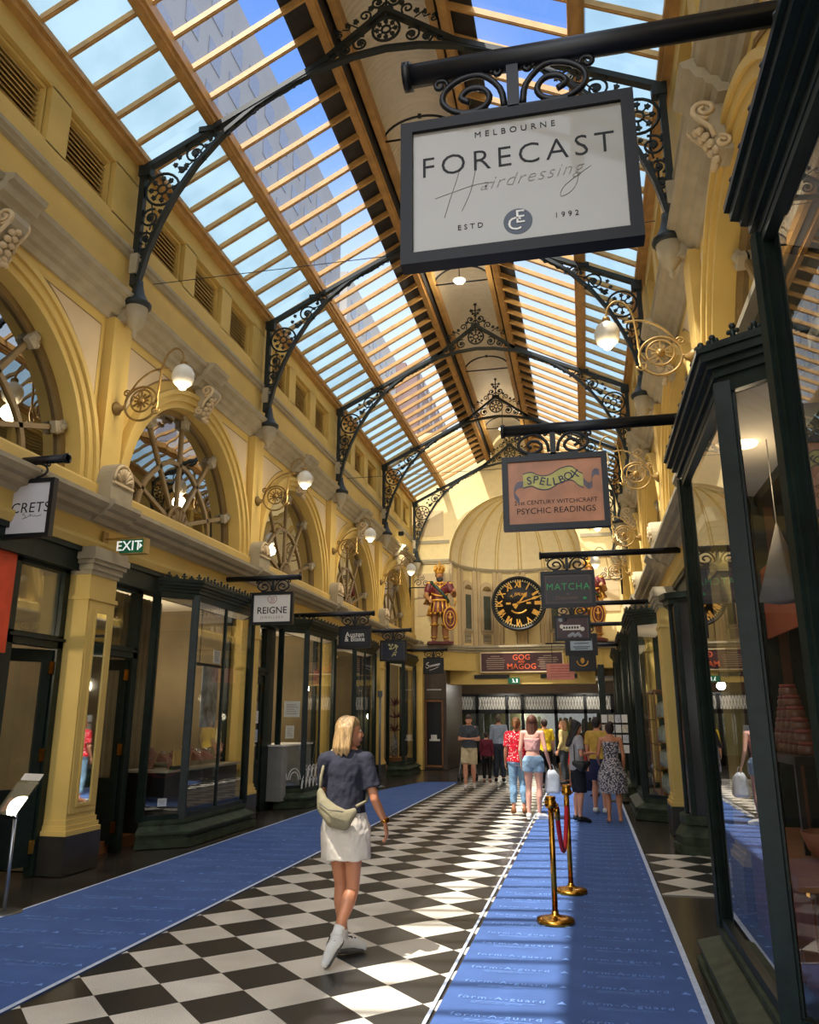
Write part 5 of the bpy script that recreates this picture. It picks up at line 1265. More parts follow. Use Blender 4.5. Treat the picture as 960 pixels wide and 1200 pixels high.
def sub(p, w, h, y):
    m = MB(); m.tube([(a, y-.002, h*.5+b) for a, b in ((-.14, .1), (-.2, .08), (-.22, .04), (-.16, .02), (-.13, -.03), (-.19, -.07), (-.24, -.04))], .012, 5)
    x = -.11
    for k in range(6): m.tube([(x, y-.002, h*.5+.02+.01*k), (x+.015, y-.002, h*.5-.035+.01*k), (x+.03, y-.002, h*.5-.03+.01*k), (x+.045, y-.002, h*.5+.02+.012*k)], .009, 4); x += .052
    m.tube([(-.12, y-.002, h*.5-.13), (0, y-.002, h*.5-.1), (.16, y-.002, h*.5-.03)], .008, 4); part('script_lettering', m, M_WH, p)
sign(-4.74, -4.12, 2.92, 3.4, 23.6, -5.8, -4.0, 'black sign with white handwritten script, fourth along the left below the statue', paint('black sign face', (26, 28, 28), .4, var=0), extra=sub, scroll=True)

# exit sign on its own arm
t = thing('exit_sign', 'green EXIT sign with white arrow on a bracket by the left pilaster', 'exit sign', (-5.3, 8.45, 3.58)); M_EX = mat('exit green', (20, 92, 62), .4, var=0, emit=.15)
m = MB(); m.box(-.18, .18, -.04, .04, 0, .19); part('case', m, mat('brass coloured case', (176, 146, 84), .4, .3), t)
m = MB(); m.box(-.175, .14, -.045, -.04, .012, .178); part('green_face', m, M_EX, t)
m = MB(); m.merge(text_mb('EXIT', .17, .001, bold=.001), T(-.05, -.047, .095) @ FACE_CAM); m.prism([(.095, .06), (.13, .095), (.095, .13)], lambda a, b, d: (a, d, b), -.048, -.045); part('lettering', m, mat('lit white lettering', (240, 244, 238), .5, var=0, emit=.4), t)
m = MB(); m.box(-.42, .12, -.015, .015, .195, .215); m.box(-.43, -.40, -.05, .05, .12, .3); part('bracket', m, M_BRZ, t)
t = thing('exit_sign', 'small green running man exit sign on the far lintel', 'exit sign', (-2.35, YE+.24, 2.76)); m = MB(); m.box(-.2, .2, -.03, .03, 0, .2); part('case', m, M_EX, t)
m = MB(); m.ball((-.03, -.035, .15), .018, .004, .018, n=8, m=5)
m.bar((-.03, -.035, .13), (0, -.035, .08), .004, .03, (1, 0, 0)); m.bar((0, -.035, .08), (.04, -.035, .03), .004, .02, (1, 0, 0)); m.bar((0, -.035, .08), (-.04, -.035, .04), .004, .02, (1, 0, 0)); m.box(.08, .13, -.034, -.03, .04, .16); part('running_figure', m, MC['lit white lettering'], t)

# GOG and MAGOG board
t = thing('notice_board', 'long maroon notice board with orange capitals under the clock', 'notice board', (-2.07, YE+.23, 3.15)); t.scale = (1.02, 1, 1.02); m = MB(); m.box(-1.36, 1.36, -.03, .03, 0, .64); part('board', m, paint('maroon board', (66, 30, 28), .4), t)
m = MB()
for a, b, c, e_ in ((-1.38, 1.38, -.02, .02), (-1.38, 1.38, .62, .66), (-1.38, -1.34, .02, .62), (1.34, 1.38, .02, .62)): m.box(a, b, -.045, .03, c, e_)
part('frame', m, M_CR, t)
M_OR = paint('orange letters', (226, 98, 52), var=0)
for s_, sz, z in (('GOG', .21, .47), ('AND', .08, .33), ('MAGOG', .21, .17)): m = MB(); m.merge(text_mb(s_, sz*1.2, .002, bold=.004, spacing=1.05), T(0, -.034, z) @ FACE_CAM); part('lettering', m, M_OR, t)
m = MB(); random.seed(3)
for s_ in (-1, 1):
    for k in range(7):
        w_ = .68*random.uniform(.75, 1) if k < 6 else .3; m.box(s_*.87-w_/2, s_*.87+w_/2, -.034, -.03, .1+.068*k, .122+.068*k)
part('rows_of_small_text', m, paint('faded cream ink', (168, 142, 118), var=0), t)

# ------------------------------------------------------------------ clock
def clock():
    R_ = .98; t = thing('wall_clock', 'big round black clock with gold roman numerals in the apse', 'clock', (CX, 28.15, 5.61))
    m = MB(); m.lathe([(.0, .0), (R_-.1, .0), (R_-.09, -.05), (R_-.02, -.07), (R_, -.03), (R_, .1), (0, .1)], n=64, axis='y'); part('case', m, M_BLK, t)
    m = MB(); m.lathe([(.0, -.012), (R_-.12, -.012), (R_-.12, 0), (0, 0)], n=64, axis='y'); part('dial', m, mat('black dial', (18, 17, 16), .5, var=0), t)
    rot = lambda a: Matrix.Rotation(a, 4, 'Y')
    for k, nme in enumerate(('XII', 'I', 'II', 'III', 'IIII', 'V', 'VI', 'VII', 'VIII', 'IX', 'X', 'XI')):
        m = MB(); tx = text_mb(nme, .27, .004, bold=.007, spacing=.82); xs = [v[0] for v in tx.v]; wd = max(xs)-min(xs); lim = .24
        S = Matrix.Diagonal((min(1, lim/wd), 1.22, 1, 1)); m.merge(tx, rot(k*pi/6) @ T(0, -.02, .675) @ FACE_CAM @ S); part('numeral', m, M_GOLD, t)
    m = MB()
    for k in range(60):
        a = 2*pi*k/60; r0, r1 = (.80, .86); m.bar((r0*sin(a), -.02, r0*cos(a)), (r1*sin(a), -.02, r1*cos(a)), .024, .01, (0, 1, 0))
    m.tube([(.795*sin(2*pi*k/48), -.015, .795*cos(2*pi*k/48)) for k in range(48)], .006, 4, True)
    part('minute_track', m, mat('pale minute marks', (204, 186, 140), .5), t)
    m = MB()
    for k, ch in enumerate('T.GAUNT'):
        a = radians(-42+14*k); m.merge(text_mb(ch, .14, .002, bold=.004), rot(a) @ T(0, -.02, .33) @ FACE_CAM)
    m.tube([(.36*sin(radians(a)), -.02, .36*cos(radians(a))) for a in range(130, 231, 8)], .035, 5)
    m.box(-.44, -.28, -.03, -.015, -.035, .035); m.box(.28, .44, -.03, -.015, -.035, .035)
    part('maker_scroll', m, M_GOLD, t)
    def hand(ang, L, w_, nm):
        m = MB(); f = lambda x, z, d: tuple(rot(ang) @ Vector((x, d, z)))
        m.prism([(-w_, -.22), (w_, -.22), (w_*.5, -.02), (w_*.5, L*.6), (w_*1.4, L*.72), (0, L), (-w_*1.4, L*.72), (-w_*.5, L*.6), (-w_*.5, -.02)], f, -.05, -.035); part(nm, m, M_GOLD, t)
    hand(radians(39), .5, .055, 'hour_hand'); hand(radians(73), .82, .04, 'minute_hand')
    m = MB(); m.lathe([(0, -.07), (.05, -.07), (.06, -.03)], n=16, axis='y'); part('hub', m, M_GOLD, t)
clock()

# bells on brackets
def bell(x, y, z, s_, lb):
    t = thing('bell', lb, 'bell', (x, y, z), group='bells beside the statues')
    m = MB(); m.lathe([(.0, .0), (.27, .0), (.28, .03), (.23, .09), (.19, .2), (.165, .34), (.15, .42), (.10, .47), (.0, .48)], n=20); part('bell_body', m, mat('bronze bell', (156, 112, 62), .4, .6), t)
    m = MB(); m.tube([(0, 0, .47), (0, 0, .6)], .03, 8); m.tube([(-s_*.75, 0, .6), (s_*.45, 0, .6)], .022, 6)
    f2 = lambda a, b: (-s_*a, 0, .62+b)
    t2(m, spiral(.45, .14, .13, 1.4, 0, 1), f2, .014, 5); t2(m, spiral(.2, .12, .1, 1.4, 3, -1), f2, .014, 5); t2(m, spiral(.32, .3, .09, 1.3, 2, 1), f2, .012, 5)
    m.tube([(-s_*.75, 0, 1.1), (-s_*.75, 0, .1)], .03, 6)
    part('scrolled_bracket', m, M_BK, t)
bell(-5.0, 26.3, 5.4, 1, 'bronze bell on a scrolled bracket left of the left statue'); bell(.6, 26.3, 5.45, -1, 'bronze bell on a scrolled bracket at the right, behind the MATCHA sign')

# ------------------------------------------------------------------ rope stanchions
def stanchion(x, y, lb):
    t = thing('rope_stanchion', lb, 'stanchion', (x, y, 0), group='brass stanchions on the blue runner')
    m = MB(); m.lathe([(.0, .009), (.155, .009), (.158, .03), (.15, .045), (.1, .055), (.05, .065), (.03, .08), (.028, .10)], n=36); part('round_base', m, M_BR, t)
    m = MB(); m.tube([(0, 0, .07), (0, 0, .93)], .024, 16); part('pole', m, M_BR, t)
    m = MB(); m.lathe([(.03, .90), (.045, .905), (.05, .92), (.05, .955), (.04, .965), (.045, .98), (.045, .995), (.03, 1.0), (.0, 1.0)], n=20); m.ball((.055, 0, .93), .012, n=6, m=4); part('ringed_head', m, M_BR, t)
stanchion(-.345, 7.22, 'nearer brass rope stanchion standing on the blue runner'); stanchion(-.24, 8.42, 'farther brass rope stanchion holding the end of the red rope')
m = MB(); a = Vector((-.30, 7.28, .90)); b = Vector((-.24, 8.35, .90)); pts = []
for k in range(21):
    u = k/20; p = a.lerp(b, u); p.z -= .42*(1-(2*u-1)**2); pts.append(p)
t = thing('velvet_rope', 'red velvet rope sagging between the two brass stanchions', 'rope', tuple((a+b)/2))
m.tube(pts, .021, 10); part('rope', m, mat('red velvet', (196, 20, 38), .7), t, True)
m = MB()
for p, q_ in ((pts[0], pts[1]), (pts[-1], pts[-2])): m.tube([p, p.lerp(q_, 1.2)], .026, 10)
part('brass_end_hooks', m, M_BR, t, True)

# perspex leaflet stand at the left
t = thing('leaflet_stand', 'clear leaflet holder on a steel post beside the left shop door', 'leaflet stand', (-5.05, 6.55, 0)); M_AC = glass('clear acrylic', (.9, .94, .95), 1.3, .05)
m = MB(); m.lathe([(0, .0), (.15, .0), (.15, .015), (.14, .02), (0, .02)], n=32); part('round_base', m, mat('grey steel base', (110, 108, 104), .3, .6), t)
m = MB(); m.tube([(0, 0, .02), (0, 0, .82)], .016, 12); part('post', m, mat('brushed steel', (170, 176, 184), .3, .9), t)
R_ = Matrix.Translation((.0, 0, .95)) @ Matrix.Rotation(radians(-12), 4, 'Z') @ Matrix.Rotation(radians(-38), 4, 'X')
m = MB(); m.box(-.13, .13, -.012, -.008, -.17, .17); m.box(-.13, .13, .01, .014, -.17, .17); m.box(-.13, .13, -.012, .05, -.175, -.17); m.v = [tuple(R_ @ Vector(v)) for v in m.v]; part('acrylic_pocket', m, M_AC, t)
m = MB(); m.box(-.115, .115, -.004, .004, -.16, .15); m.v = [tuple(R_ @ Vector(v)) for v in m.v]; part('dark_leaflet', m, mat('dark leaflet', (62, 50, 50), .5, var=.5, vscale=14), t)
m = MB(); m.box(-.09, .04, -.006, -.004, -.14, .0); m.v = [tuple(R_ @ Vector(v)) for v in m.v]; part('photo_on_leaflet', m, mat('skin toned print', (190, 118, 96), .5, var=.3, vscale=20), t)
m = MB(); m.box(-.12, .12, -.003, .003, .18, .25); m.v = [tuple(R_ @ Vector(v)) for v in m.v]; m.merge(text_mb('SECRETS', .045, .0005), R_ @ T(0, -.0045, .212) @ FACE_CAM); part('header_card', m, mat('pale header card', (196, 190, 184), .5), t)
# orange board behind the SECRETS sign
t = thing('orange_poster', 'orange red poster inside the window at the left edge', 'poster', (WL-.12, 6.72, 2.3)); m = MB(); m.box(-.01, .01, -.45, .42, 0, 1.15); part('sheet', m, mat('orange red paper', (226, 74, 34), .5), t)
# ------------------------------------------------------------------ figures
def fuse(name, mb, mats, parent, voxel=.01, smooth=4, tag_=None, wr=0):
    me = mb.mesh('tmp', mats); o = bpy.data.objects.new('tmp', me); COL.objects.link(o)
    r = o.modifiers.new('r', 'REMESH'); r.mode = 'VOXEL'; r.voxel_size = voxel; r.use_smooth_shade = True
    s_ = o.modifiers.new('s', 'SMOOTH'); s_.factor = .5; s_.iterations = smooth
    dg = bpy.context.evaluated_depsgraph_get(); dg.update()
    m2 = bpy.data.meshes.new_from_object(o.evaluated_get(dg)); m2.name = name
    bpy.data.objects.remove(o); bpy.data.meshes.remove(me)
    if wr:
        nn = [v.normal.copy() for v in m2.vertices]
        for v, n_ in zip(m2.vertices, nn):
            c = v.co; q = mnoise.noise(Vector((c.x*13+c.z*5, c.y*13, c.z*7-c.x*4)))+.5*mnoise.noise(Vector((c.x*30-c.z*9, c.y*30, c.z*17+5)))
            v.co = c + n_*(wr*q)
    m2.materials.clear()
    for m in (mats if isinstance(mats, (list, tuple)) else [mats]): m2.materials.append(m)
    m2.polygons.foreach_set('use_smooth', [True]*len(m2.polygons))
    n = bpy.data.objects.new(name, m2); COL.objects.link(n)
    if parent is not None: n.parent = parent
    if tag_: n['label'] = tag_
    return n
def V3(*a): return Vector(a)
def hair_mat(hc):
    nm = 'hair %d %d %d' % hc
    if nm in MC: return MC[nm]
    m = mat(nm, hc, .45, var=.55, vscale=1); n = m.node_tree.nodes; l = m.node_tree.links
    t = n.new('ShaderNodeTexCoord'); mp = n.new('ShaderNodeMapping'); mp.inputs['Scale'].default_value = (55, 55, 5); l.new(t.outputs['Object'], mp.inputs[0])
    for z in [q for q in n if q.type == 'TEX_NOISE']: l.new(mp.outputs[0], z.inputs['Vector'])
    z = n.new('ShaderNodeTexNoise'); z.inputs['Scale'].default_value = 2; l.new(mp.outputs[0], z.inputs['Vector'])
    b = n.new('ShaderNodeBump'); b.inputs['Strength'].default_value = .8; b.inputs['Distance'].default_value = .01; l.new(z.outputs[0], b.inputs['Height']); l.new(b.outputs[0], n['Principled BSDF'].inputs['Normal'])
    return m
SK1 = mat('light skin', (214, 150, 118), .5, var=.05); SK2 = mat('tanned skin', (196, 130, 92), .45, var=.06); SK3 = mat('pale skin', (224, 168, 148), .5, var=.05)
def cloth(name, rgb, **k): return mat(name, rgb, .85, var=k.pop('var', .12), vscale=k.pop('vscale', 12), bump=k.pop('bump', .9), bscale=k.pop('bscale', 9), spec=.2)
BASE = dict(hipR=(.085, 0, .89), kneeR=(.09, .02, .49), ankR=(.095, -.03, .085), toeR=(.11, .12, .028), hipL=(-.085, 0, .89), kneeL=(-.09, .02, .49), ankL=(-.095, -.03, .085), toeL=(-.11, .12, .028),
            shR=(.165, 0, 1.385), elR=(.21, -.02, 1.11), wrR=(.215, .08, .89), shL=(-.165, 0, 1.385), elL=(-.21, -.02, 1.11), wrL=(-.215, .08, .89), handR=None, handL=None, head=(0, .015, 1.57), pelvis=(0, 0, .93), chest=(0, 0, 1.28))
def figure(label, x, y, rz=0, H=1.7, pose=None, skin=None, hair=('bob', (200, 160, 100)), clothes=(), shoes=None, head_yaw=0, head_pitch=0, vox=.012, female=True, bulk=1.0, socks=None, group=None, build_hand=True):
    S = H/1.7; J = dict(BASE); J.update(pose or {}); J = {k: (V3(*v) if v is not None else None) for k, v in J.items()}
    t = thing('person', label, 'person', (x, y, .009), rz, group=group); t.scale = (S, S, S)
    skin = skin or SK1; wv = .9 if female else 1.08; B = bulk
    pel, ch = J['pelvis'], J['chest']
    def spine(z):                                          # centre of the trunk at a height
        u = (z-.93)/.35; return V3(pel.x+(ch.x-pel.x)*u, pel.y+(ch.y-pel.y)*u, z)
    dirn = (J['shR']-J['shL']); yaw = atan2(dirn.y, dirn.x)
    RM = Matrix.Rotation(yaw, 3, 'Z')
    hipw = 1.06 if female else .96
    TR_ = [(.83, .12*hipw, .095), (.88, .152*hipw, .115), (.94, .162*hipw, .118), (1.02, .140*wv*1.02, .105), (1.09, .122*wv*1.03, .095), (1.18, .135*wv, .104), (1.27, .15*wv, .115 if female else .11), (1.34, .155*wv, .105), (1.40, .135*wv, .082), (1.44, .09, .065), (1.47, .055, .055)]
    def trunk(z0, z1, inf, mb, n=20):
        rings = []
        zs = sorted(set([z0, z1] + [r[0] for r in TR_ if z0 < r[0] < z1]))
        for z in zs:
            for a, b in zip(TR_[:-1], TR_[1:]):
                if a[0] <= z <= b[0]: f = (z-a[0])/(b[0]-a[0]); rx_, ry_ = a[1]+(b[1]-a[1])*f, a[2]+(b[2]-a[2])*f; break
            else: rx_, ry_ = TR_[0][1:] if z < TR_[0][0] else TR_[-1][1:]
            rings.append((spine(z), (rx_+inf)*B, (ry_+inf)*B, RM))
        mb.loft(rings, n)
    HM = Matrix.Translation(J['head']) @ Matrix.Rotation(head_yaw, 4, 'Z') @ Matrix.Rotation(head_pitch, 4, 'X')
    h3 = HM.to_3x3()
    body = MB(); trunk(.83, 1.47, -.004, body)
    neck = spine(1.44); body.limb([neck, J['head']+V3(0, -.01, -.05)], [.056, .05])
    body.ball(J['head'], .072, .09, .108, n=16, m=12, M=h3)
    body.ball(HM @ V3(0, .035, -.06), .045, .045, .05, n=12, m=8, M=h3)            # jaw
    body.ball(HM @ V3(0, .066, -.092), .022, .02, .018, n=8, m=6, M=h3)            # chin
    body.tube([HM @ V3(0, .086, .012), HM @ V3(0, .102, -.018), HM @ V3(0, .103, -.03)], [.008, .010, .012], 8)
    body.ball(HM @ V3(0, .102, -.030), .0125, .011, .0105, n=8, m=6, M=h3)
    for s_ in (-1, 1):
        body.ball(HM @ V3(s_*.073, -.005, -.012), .012, .02, .032, n=8, m=6, M=h3)
        body.ball(HM @ V3(s_*.03, .074, -.035), .026, .022, .03, n=8, m=6, M=h3)
    body.ball(HM @ V3(0, .084, -.062), .022, .014, .010, n=8, m=6, M=h3)
    lr = .95 if female else 1.05
    for q in 'RL':
        hp, kn, an, to = J['hip'+q], J['knee'+q], J['ank'+q], J['toe'+q]
        th = (kn-hp); sh = (an-kn); back = V3(0, -.016, 0)
        body.limb([hp, hp+th*.35, hp+th*.75, kn, kn+sh*.28+back, kn+sh*.6+back*.6, an], [.088*lr, .08*lr, .06*lr, 0.052*lr, .058*lr, .043*lr, .031*lr], 14)
        f = (to-an); body.limb([an+V3(0, -.012, -.02), an+f*.5+V3(0, 0, .005), to], [.034, .032, .022], 10)
        s_, e_, w_ = J['sh'+q], J['el'+q], J['wr'+q]
        ar = .92 if female else 1.1
        body.limb([spine(1.38).lerp(s_, .6), s_, s_.lerp(e_, .5), e_, e_.lerp(w_, .3), w_], [.06*ar, .052*ar, .042*ar, .036*ar, .037*ar, .024*ar], 12)
        if build_hand:
            hd = J.get('hand'+q); d = ((w_-e_).normalized() if hd is None else (hd-w_).normalized())
            sd = V3(1, 0, 0) if q == 'R' else V3(-1, 0, 0)
            side = (V3(0, 1, 0) - d*d.y).normalized(); nrm = d.cross(side).normalized()       # fingers fan along 'side'; thumb leads forward
            inw = -nrm if (nrm.dot(sd) > 0) else nrm
            R3 = Matrix((side, nrm, d)).transposed()
            body.ball(w_+d*.045, .038, .015, .052, n=10, m=8, M=R3)
            for k, (o_, L) in enumerate(((.029, .068), (.010, .078), (-.009, .072), (-.027, .056))):
                b0 = w_+d*.075+side*o_; f1 = b0+d*L*.45+side*o_*.22+inw*.004; f2 = f1+d*L*.35+inw*.016; f3 = f2+d*L*.2+inw*.018
                body.tube([b0-d*.02, b0, f1, f2, f3], [.0095, .0092, .0085, .0078, .006], 8); body.ball(f3, .006, n=6, m=5)
            b0 = w_+d*.025+side*.026; f1 = b0+d*.03+side*.022+inw*.012; f2 = f1+d*.032+side*.004+inw*.01
            body.tube([b0-side*.015, b0, f1, f2], [.013, .0125, .0105, .008], 8); body.ball(f2, .008, n=6, m=5)
    fuse('body', body, skin, t, vox*.72, 2)
    # face details
    for s_ in (-1, 1):
        m = MB(); m.ball(HM @ V3(s_*.029, .0815, .008), .0125, .008, .0065, n=10, m=6, M=h3); e_ = part('eye', m, mat('eye white', (226, 218, 208), .2, var=0), t)
        m = MB(); m.ball(HM @ V3(s_*.029, .0882, .008), .0055, .004, .0055, n=8, m=6, M=h3); part('iris', m, mat('dark iris', (40, 30, 24), .2, var=0), e_)
        m = MB(); m.tube([HM @ V3(s_*.014, .092, .026), HM @ V3(s_*.03, .091, .031), HM @ V3(s_*.046, .08, .027)], .0035, 5); part('eyebrow', m, mat('eyebrow', (92, 66, 42), .8, var=0), t)
    m = MB(); m.ball(HM @ V3(0, .0965, -.060), .021, .006, .006, n=10, m=6, M=h3); part('mouth', m, mat('lips', (176, 92, 84), .5, var=0), t)
    # hair
    kind, hc = hair; HMAT = hair_mat(hc)
    m = MB(); m.ball(HM @ V3(0, -.026, .026), .083, .09, .1, n=18, m=12, M=h3); m.ball(HM @ V3(0, .012, .06), .07, .07, .06, n=14, m=8, M=h3)
    if kind == 'bob':
        for z, rx_, ry_, yy in ((.02, .088, .07, -.035), (-.03, .096, .066, -.044), (-.08, .104, .068, -.046), (-.12, .108, .066, -.046)): m.ball(HM @ V3(0, yy, z), rx_, ry_, .05, n=20, m=8, M=h3)
        for k in range(22):
            a = radians(172+196*k/21); cx_, cy_ = cos(a), sin(a)
            L = -.158-.012*((k*7) % 3); m.tube([HM @ V3(.05*cx_, .02+.05*cy_, .11), HM @ V3(.088*cx_, -.008+.085*cy_, .03), HM @ V3(.106*cx_, -.022+.088*cy_, -.07), HM @ V3(.116*cx_, -.03+.088*cy_, -.12), HM @ V3(.106*cx_, -.03+.08*cy_, L)], [.014, .019, .017, .014, .007], 7)
    elif kind == 'long':
        for k in range(9): m.ball(HM @ V3(0, -.045-.004*k, -.04*k+.0), .084-.001*k, .055-.002*k, .05, n=14, m=8, M=h3)
        for s_ in (-1, 1): m.tube([HM @ V3(s_*.06, .03, .07), HM @ V3(s_*.083, .0, .0), HM @ V3(s_*.08, -.03, -.15), HM @ V3(s_*.06, -.05, -.3)], [.02, .022, .024, .016], 8)
    elif kind == 'tied':
        m.ball(HM @ V3(0, -.105, .035), .04, .04, .045, n=12, m=8, M=h3); m.ball(HM @ V3(0, -.05, -.04), .062, .05, .05, n=12, m=8, M=h3)
        m.tube([HM @ V3(0, -.11, .03), HM @ V3(0, -.13, -.05), HM @ V3(.01, -.12, -.14)], [.03, .028, .012], 8)
    elif kind == 'bun':
        m.ball(HM @ V3(.01, -.075, .085), .055, .055, .05, n=12, m=8, M=h3); m.ball(HM @ V3(0, -.05, -.04), .062, .05, .05, n=12, m=8, M=h3)
    elif kind == 'short':
        m.ball(HM @ V3(0, -.045, -.02), .068, .055, .06, n=12, m=8, M=h3)
    cut = m
    ho = fuse('hair', cut, HMAT, t, vox*.75, 3)
    # clothes
    for c in clothes:
        kind, cm = c[0], c[1]; kw = c[2] if len(c) > 2 else {}; m = MB(); nm = c[3] if len(c) > 3 else kind; inf = kw.get('inf', .014)
        if kind in ('tshirt', 'shirt', 'top'):
            trunk(kw.get('z0', .93), kw.get('z1', 1.445), inf, m)
            if kw.get('boxy'): m.loft([(spine(z), w_, d_, RM) for z, w_, d_ in ((kw.get('z0', .93), .175*B*wv, .135*B), (1.05, .168*B*wv, .128*B), (1.2, .16*B*wv, .125*B), (1.32, .16*B*wv, .112*B))], 20)
            sl = kw.get('sleeve', .6)
            for q in 'RL':
                s_, e_, w_ = J['sh'+q], J['el'+q], J['wr'+q]
                if sl > 0:
                    m.limb([spine(1.37).lerp(s_, .6), s_], [.068, .064])
                    if sl <= 1: m.tube([s_, s_.lerp(e_, sl*.5), s_.lerp(e_, sl)], [.063, .06, .063], 14)
                    else: m.limb([s_, e_], [.062, .052]); m.tube([e_, e_.lerp(w_, sl-1)], [.052, .04], 14)
        elif kind == 'skirt':
            zt, zb = kw.get('z1', 1.02), kw.get('z0', .5); wt, wb = kw.get('wt', .15), kw.get('wb', .2)
            hx = (J['kneeR']+J['kneeL'])/2; n = 8; rings = []
            for k in range(n+1):
                z = zt+(zb-zt)*k/n; f = (zt-z)/(zt-zb); c_ = V3(pel.x*(1-f)+hx.x*f*.6+pel.x*f*.4, pel.y*(1-f)+hx.y*f*.5, z); w_ = wt+(max(wb, .172)-wt)*min(1, f*2.2) if f < .45 else max(wb, .172)+(wb-max(wb, .172))*(f-.45)/.55
                rings.append((c_, w_, w_*kw.get('flat', .76), RM))
            m.loft(rings, 28)
            if kw.get('folds'):
                nv = []
                for (vx_, vy_, vz_) in m.v:
                    a = atan2(vy_-pel.y, vx_-pel.x); f = max(0, (zt-vz_)/(zt-zb)); g = 1+.07*f*sin(a*9+1); nv.append((pel.x+(vx_-pel.x)*g, pel.y+(vy_-pel.y)*g, vz_))
                m.v = nv
        elif kind in ('shorts', 'trousers'):
            trunk(.84, kw.get('z1', 1.03), .012, m); fr = kw.get('len', .5)
            for q in 'RL':
                hp, kn, an = J['hip'+q], J['knee'+q], J['ank'+q]; w0 = kw.get('w', .012)
                if fr <= 1: m.tube([hp+V3(0, 0, .03), hp.lerp(kn, fr*.5), hp.lerp(kn, fr)], [.098*lr, .09*lr+w0, (.088-.022*fr)*lr+w0*1.3], 16)
                else: m.limb([hp, hp.lerp(kn, .5), kn], [.103*lr, .088*lr, .072*lr]); m.tube([kn, kn.lerp(an, .28)+V3(0, -.014, 0), kn.lerp(an, fr-1)], [.072*lr, .074*lr, .058*lr], 14)
        fuse(nm, m, cm, t, vox*.8, kw.get('smooth', 2), kw.get('label'), .009)
    for q in 'RL':
        an, to = J['ank'+q], J['toe'+q]; f = to-an; fl_ = V3(f.x, f.y, 0)
        if shoes:
            m = MB(); d = f.normalized(); sole = to+d*.025
            m.limb([an+V3(0, 0, -.02)-fl_*.1, an+f*.55+V3(0, 0, .006), sole-d*.01+V3(0, 0, .004)], [.047, .042, .034], 12)
            m.tube([an+V3(0, 0, -.01), an+V3(0, 0, .02)], [.045, .043], 12)
            m.v = [(a, b, max(c_, .004)) for a, b, c_ in m.v]
            s1 = fuse('shoe', m, shoes[0], t, vox*.7, 1)
            m = MB(); m.limb([an-fl_.normalized()*.025+V3(0, 0, -.06 if f.length < .16 or abs(f.z) < .1 else -.035), to+V3(0, 0, -.014)], [.036, .034], 12); m.v = [(a, b, max(c_, .0)) for a, b, c_ in m.v]
            if len(shoes) > 1: fuse('sole', m, shoes[1], s1, vox*.7, 1)
        if socks:
            m = MB(); kn = J['knee'+q]; m.tube([an, an.lerp(kn, .12), an.lerp(kn, socks[1])], [.04, .038, .04], 12); part('sock', m, socks[0], t)
    return t, J, HM

NAVY = cloth('charcoal navy jersey', (50, 50, 60)); CREAM = cloth('cream cotton', (226, 214, 196), var=.05); DENIM = cloth('pale blue denim', (128, 162, 192), var=.25)
BAGM = cloth('olive beige canvas', (142, 132, 104), var=.06); WSH = mat('white trainer leather', (226, 222, 214), .5, var=.04); GSO = mat('grey rubber sole', (92, 88, 84), .7, var=.2)
# the woman walking in the middle of the hall
t, J, HM = figure('woman with a blonde bob walking away, dark tee, cream skirt and beige crossbody bag', -1.78, 5.9, 0, 1.66,
    pose=dict(hipR=(.075, -.01, .89), kneeR=(.07, .0, .46), ankR=(.015, -.2, .19), toeR=(-.035, -.255, .045), hipL=(-.075, .01, .89), kneeL=(-.04, .07, .48), ankL=(-.03, .12, .09), toeL=(.085, .2, .03),
              shR=(.155, .015, 1.365), elR=(.235, -.02, 1.09), wrR=(.29, .085, .92), handR=(.315, .12, .75), shL=(-.155, -.015, 1.365), elL=(-.20, .06, 1.12), wrL=(-.185, .14, .92), head=(.015, .03, 1.575), chest=(.005, .015, 1.28)),
    skin=SK2, hair=('bob', (176, 140, 92)), head_yaw=-1.15, vox=.009,
    clothes=(('skirt', CREAM, dict(z1=1.02, z0=.665, wt=.146, wb=.19, flat=.78), 'skirt'), ('tshirt', NAVY, dict(z0=.99, boxy=True, sleeve=.72, inf=.016), 'tshirt')),
    shoes=(WSH, GSO), socks=(mat('white sock', (230, 226, 220), .9), .2))
m = MB(); pth = [(-.155, -.12, 1.12), (-.12, -.165, 1.06), (-.04, -.19, 1.01), (.05, -.185, .99), (.115, -.15, 1.03)]
m.limb(pth, [.03, .05, .062, .055, .024], 14)
nb = [];
for (a, b, c) in m.v: nb.append((a, -.15+(b+.15)*.75, 1.03+(c-1.03)*1.35-.02))
m.v = nb; bag = fuse('crossbody_bag', m, BAGM, t, .009, 3)
m = MB(); m.tube([(-.16, -.12, 1.15), (-.165, -.09, 1.25), (-.155, -.04, 1.36), (-.11, 0, 1.435), (-.04, .06, 1.43), (.06, .14, 1.3), (.15, .12, 1.15), (.165, .0, 1.07), (.13, -.13, 1.05)], .013, 6); part('strap', m, BAGM, bag)
m = MB(); m.tube([(-.14, -.21, 1.075), (-.05, -.245, 1.03), (.06, -.24, 1.02)], .004, 5); part('zip', m, GSO, bag)
w_ = J['wrR']; d = (J['handR']-w_).normalized(); m = MB(); R3 = d.to_track_quat('Z', 'Y').to_matrix(); m.lathe([(.028, -.01), (.033, -.012), (.033, .012), (.028, .01)], w_-d*.015, 16, M=R3); m.obox(w_-d*.015+V3(.02, -.02, 0), (.03, .03, .03), R3); part('wrist_watch', m, M_BR, t)
m = MB()
for k in range(10): a = 2*pi*k/10; m.ball(HM @ V3(.078, -.005+.015*sin(a), -.055+.02*cos(a)), .006, n=5, m=4)
part('hoop_earring', m, mat('cream earring', (222, 206, 170), .4), t)
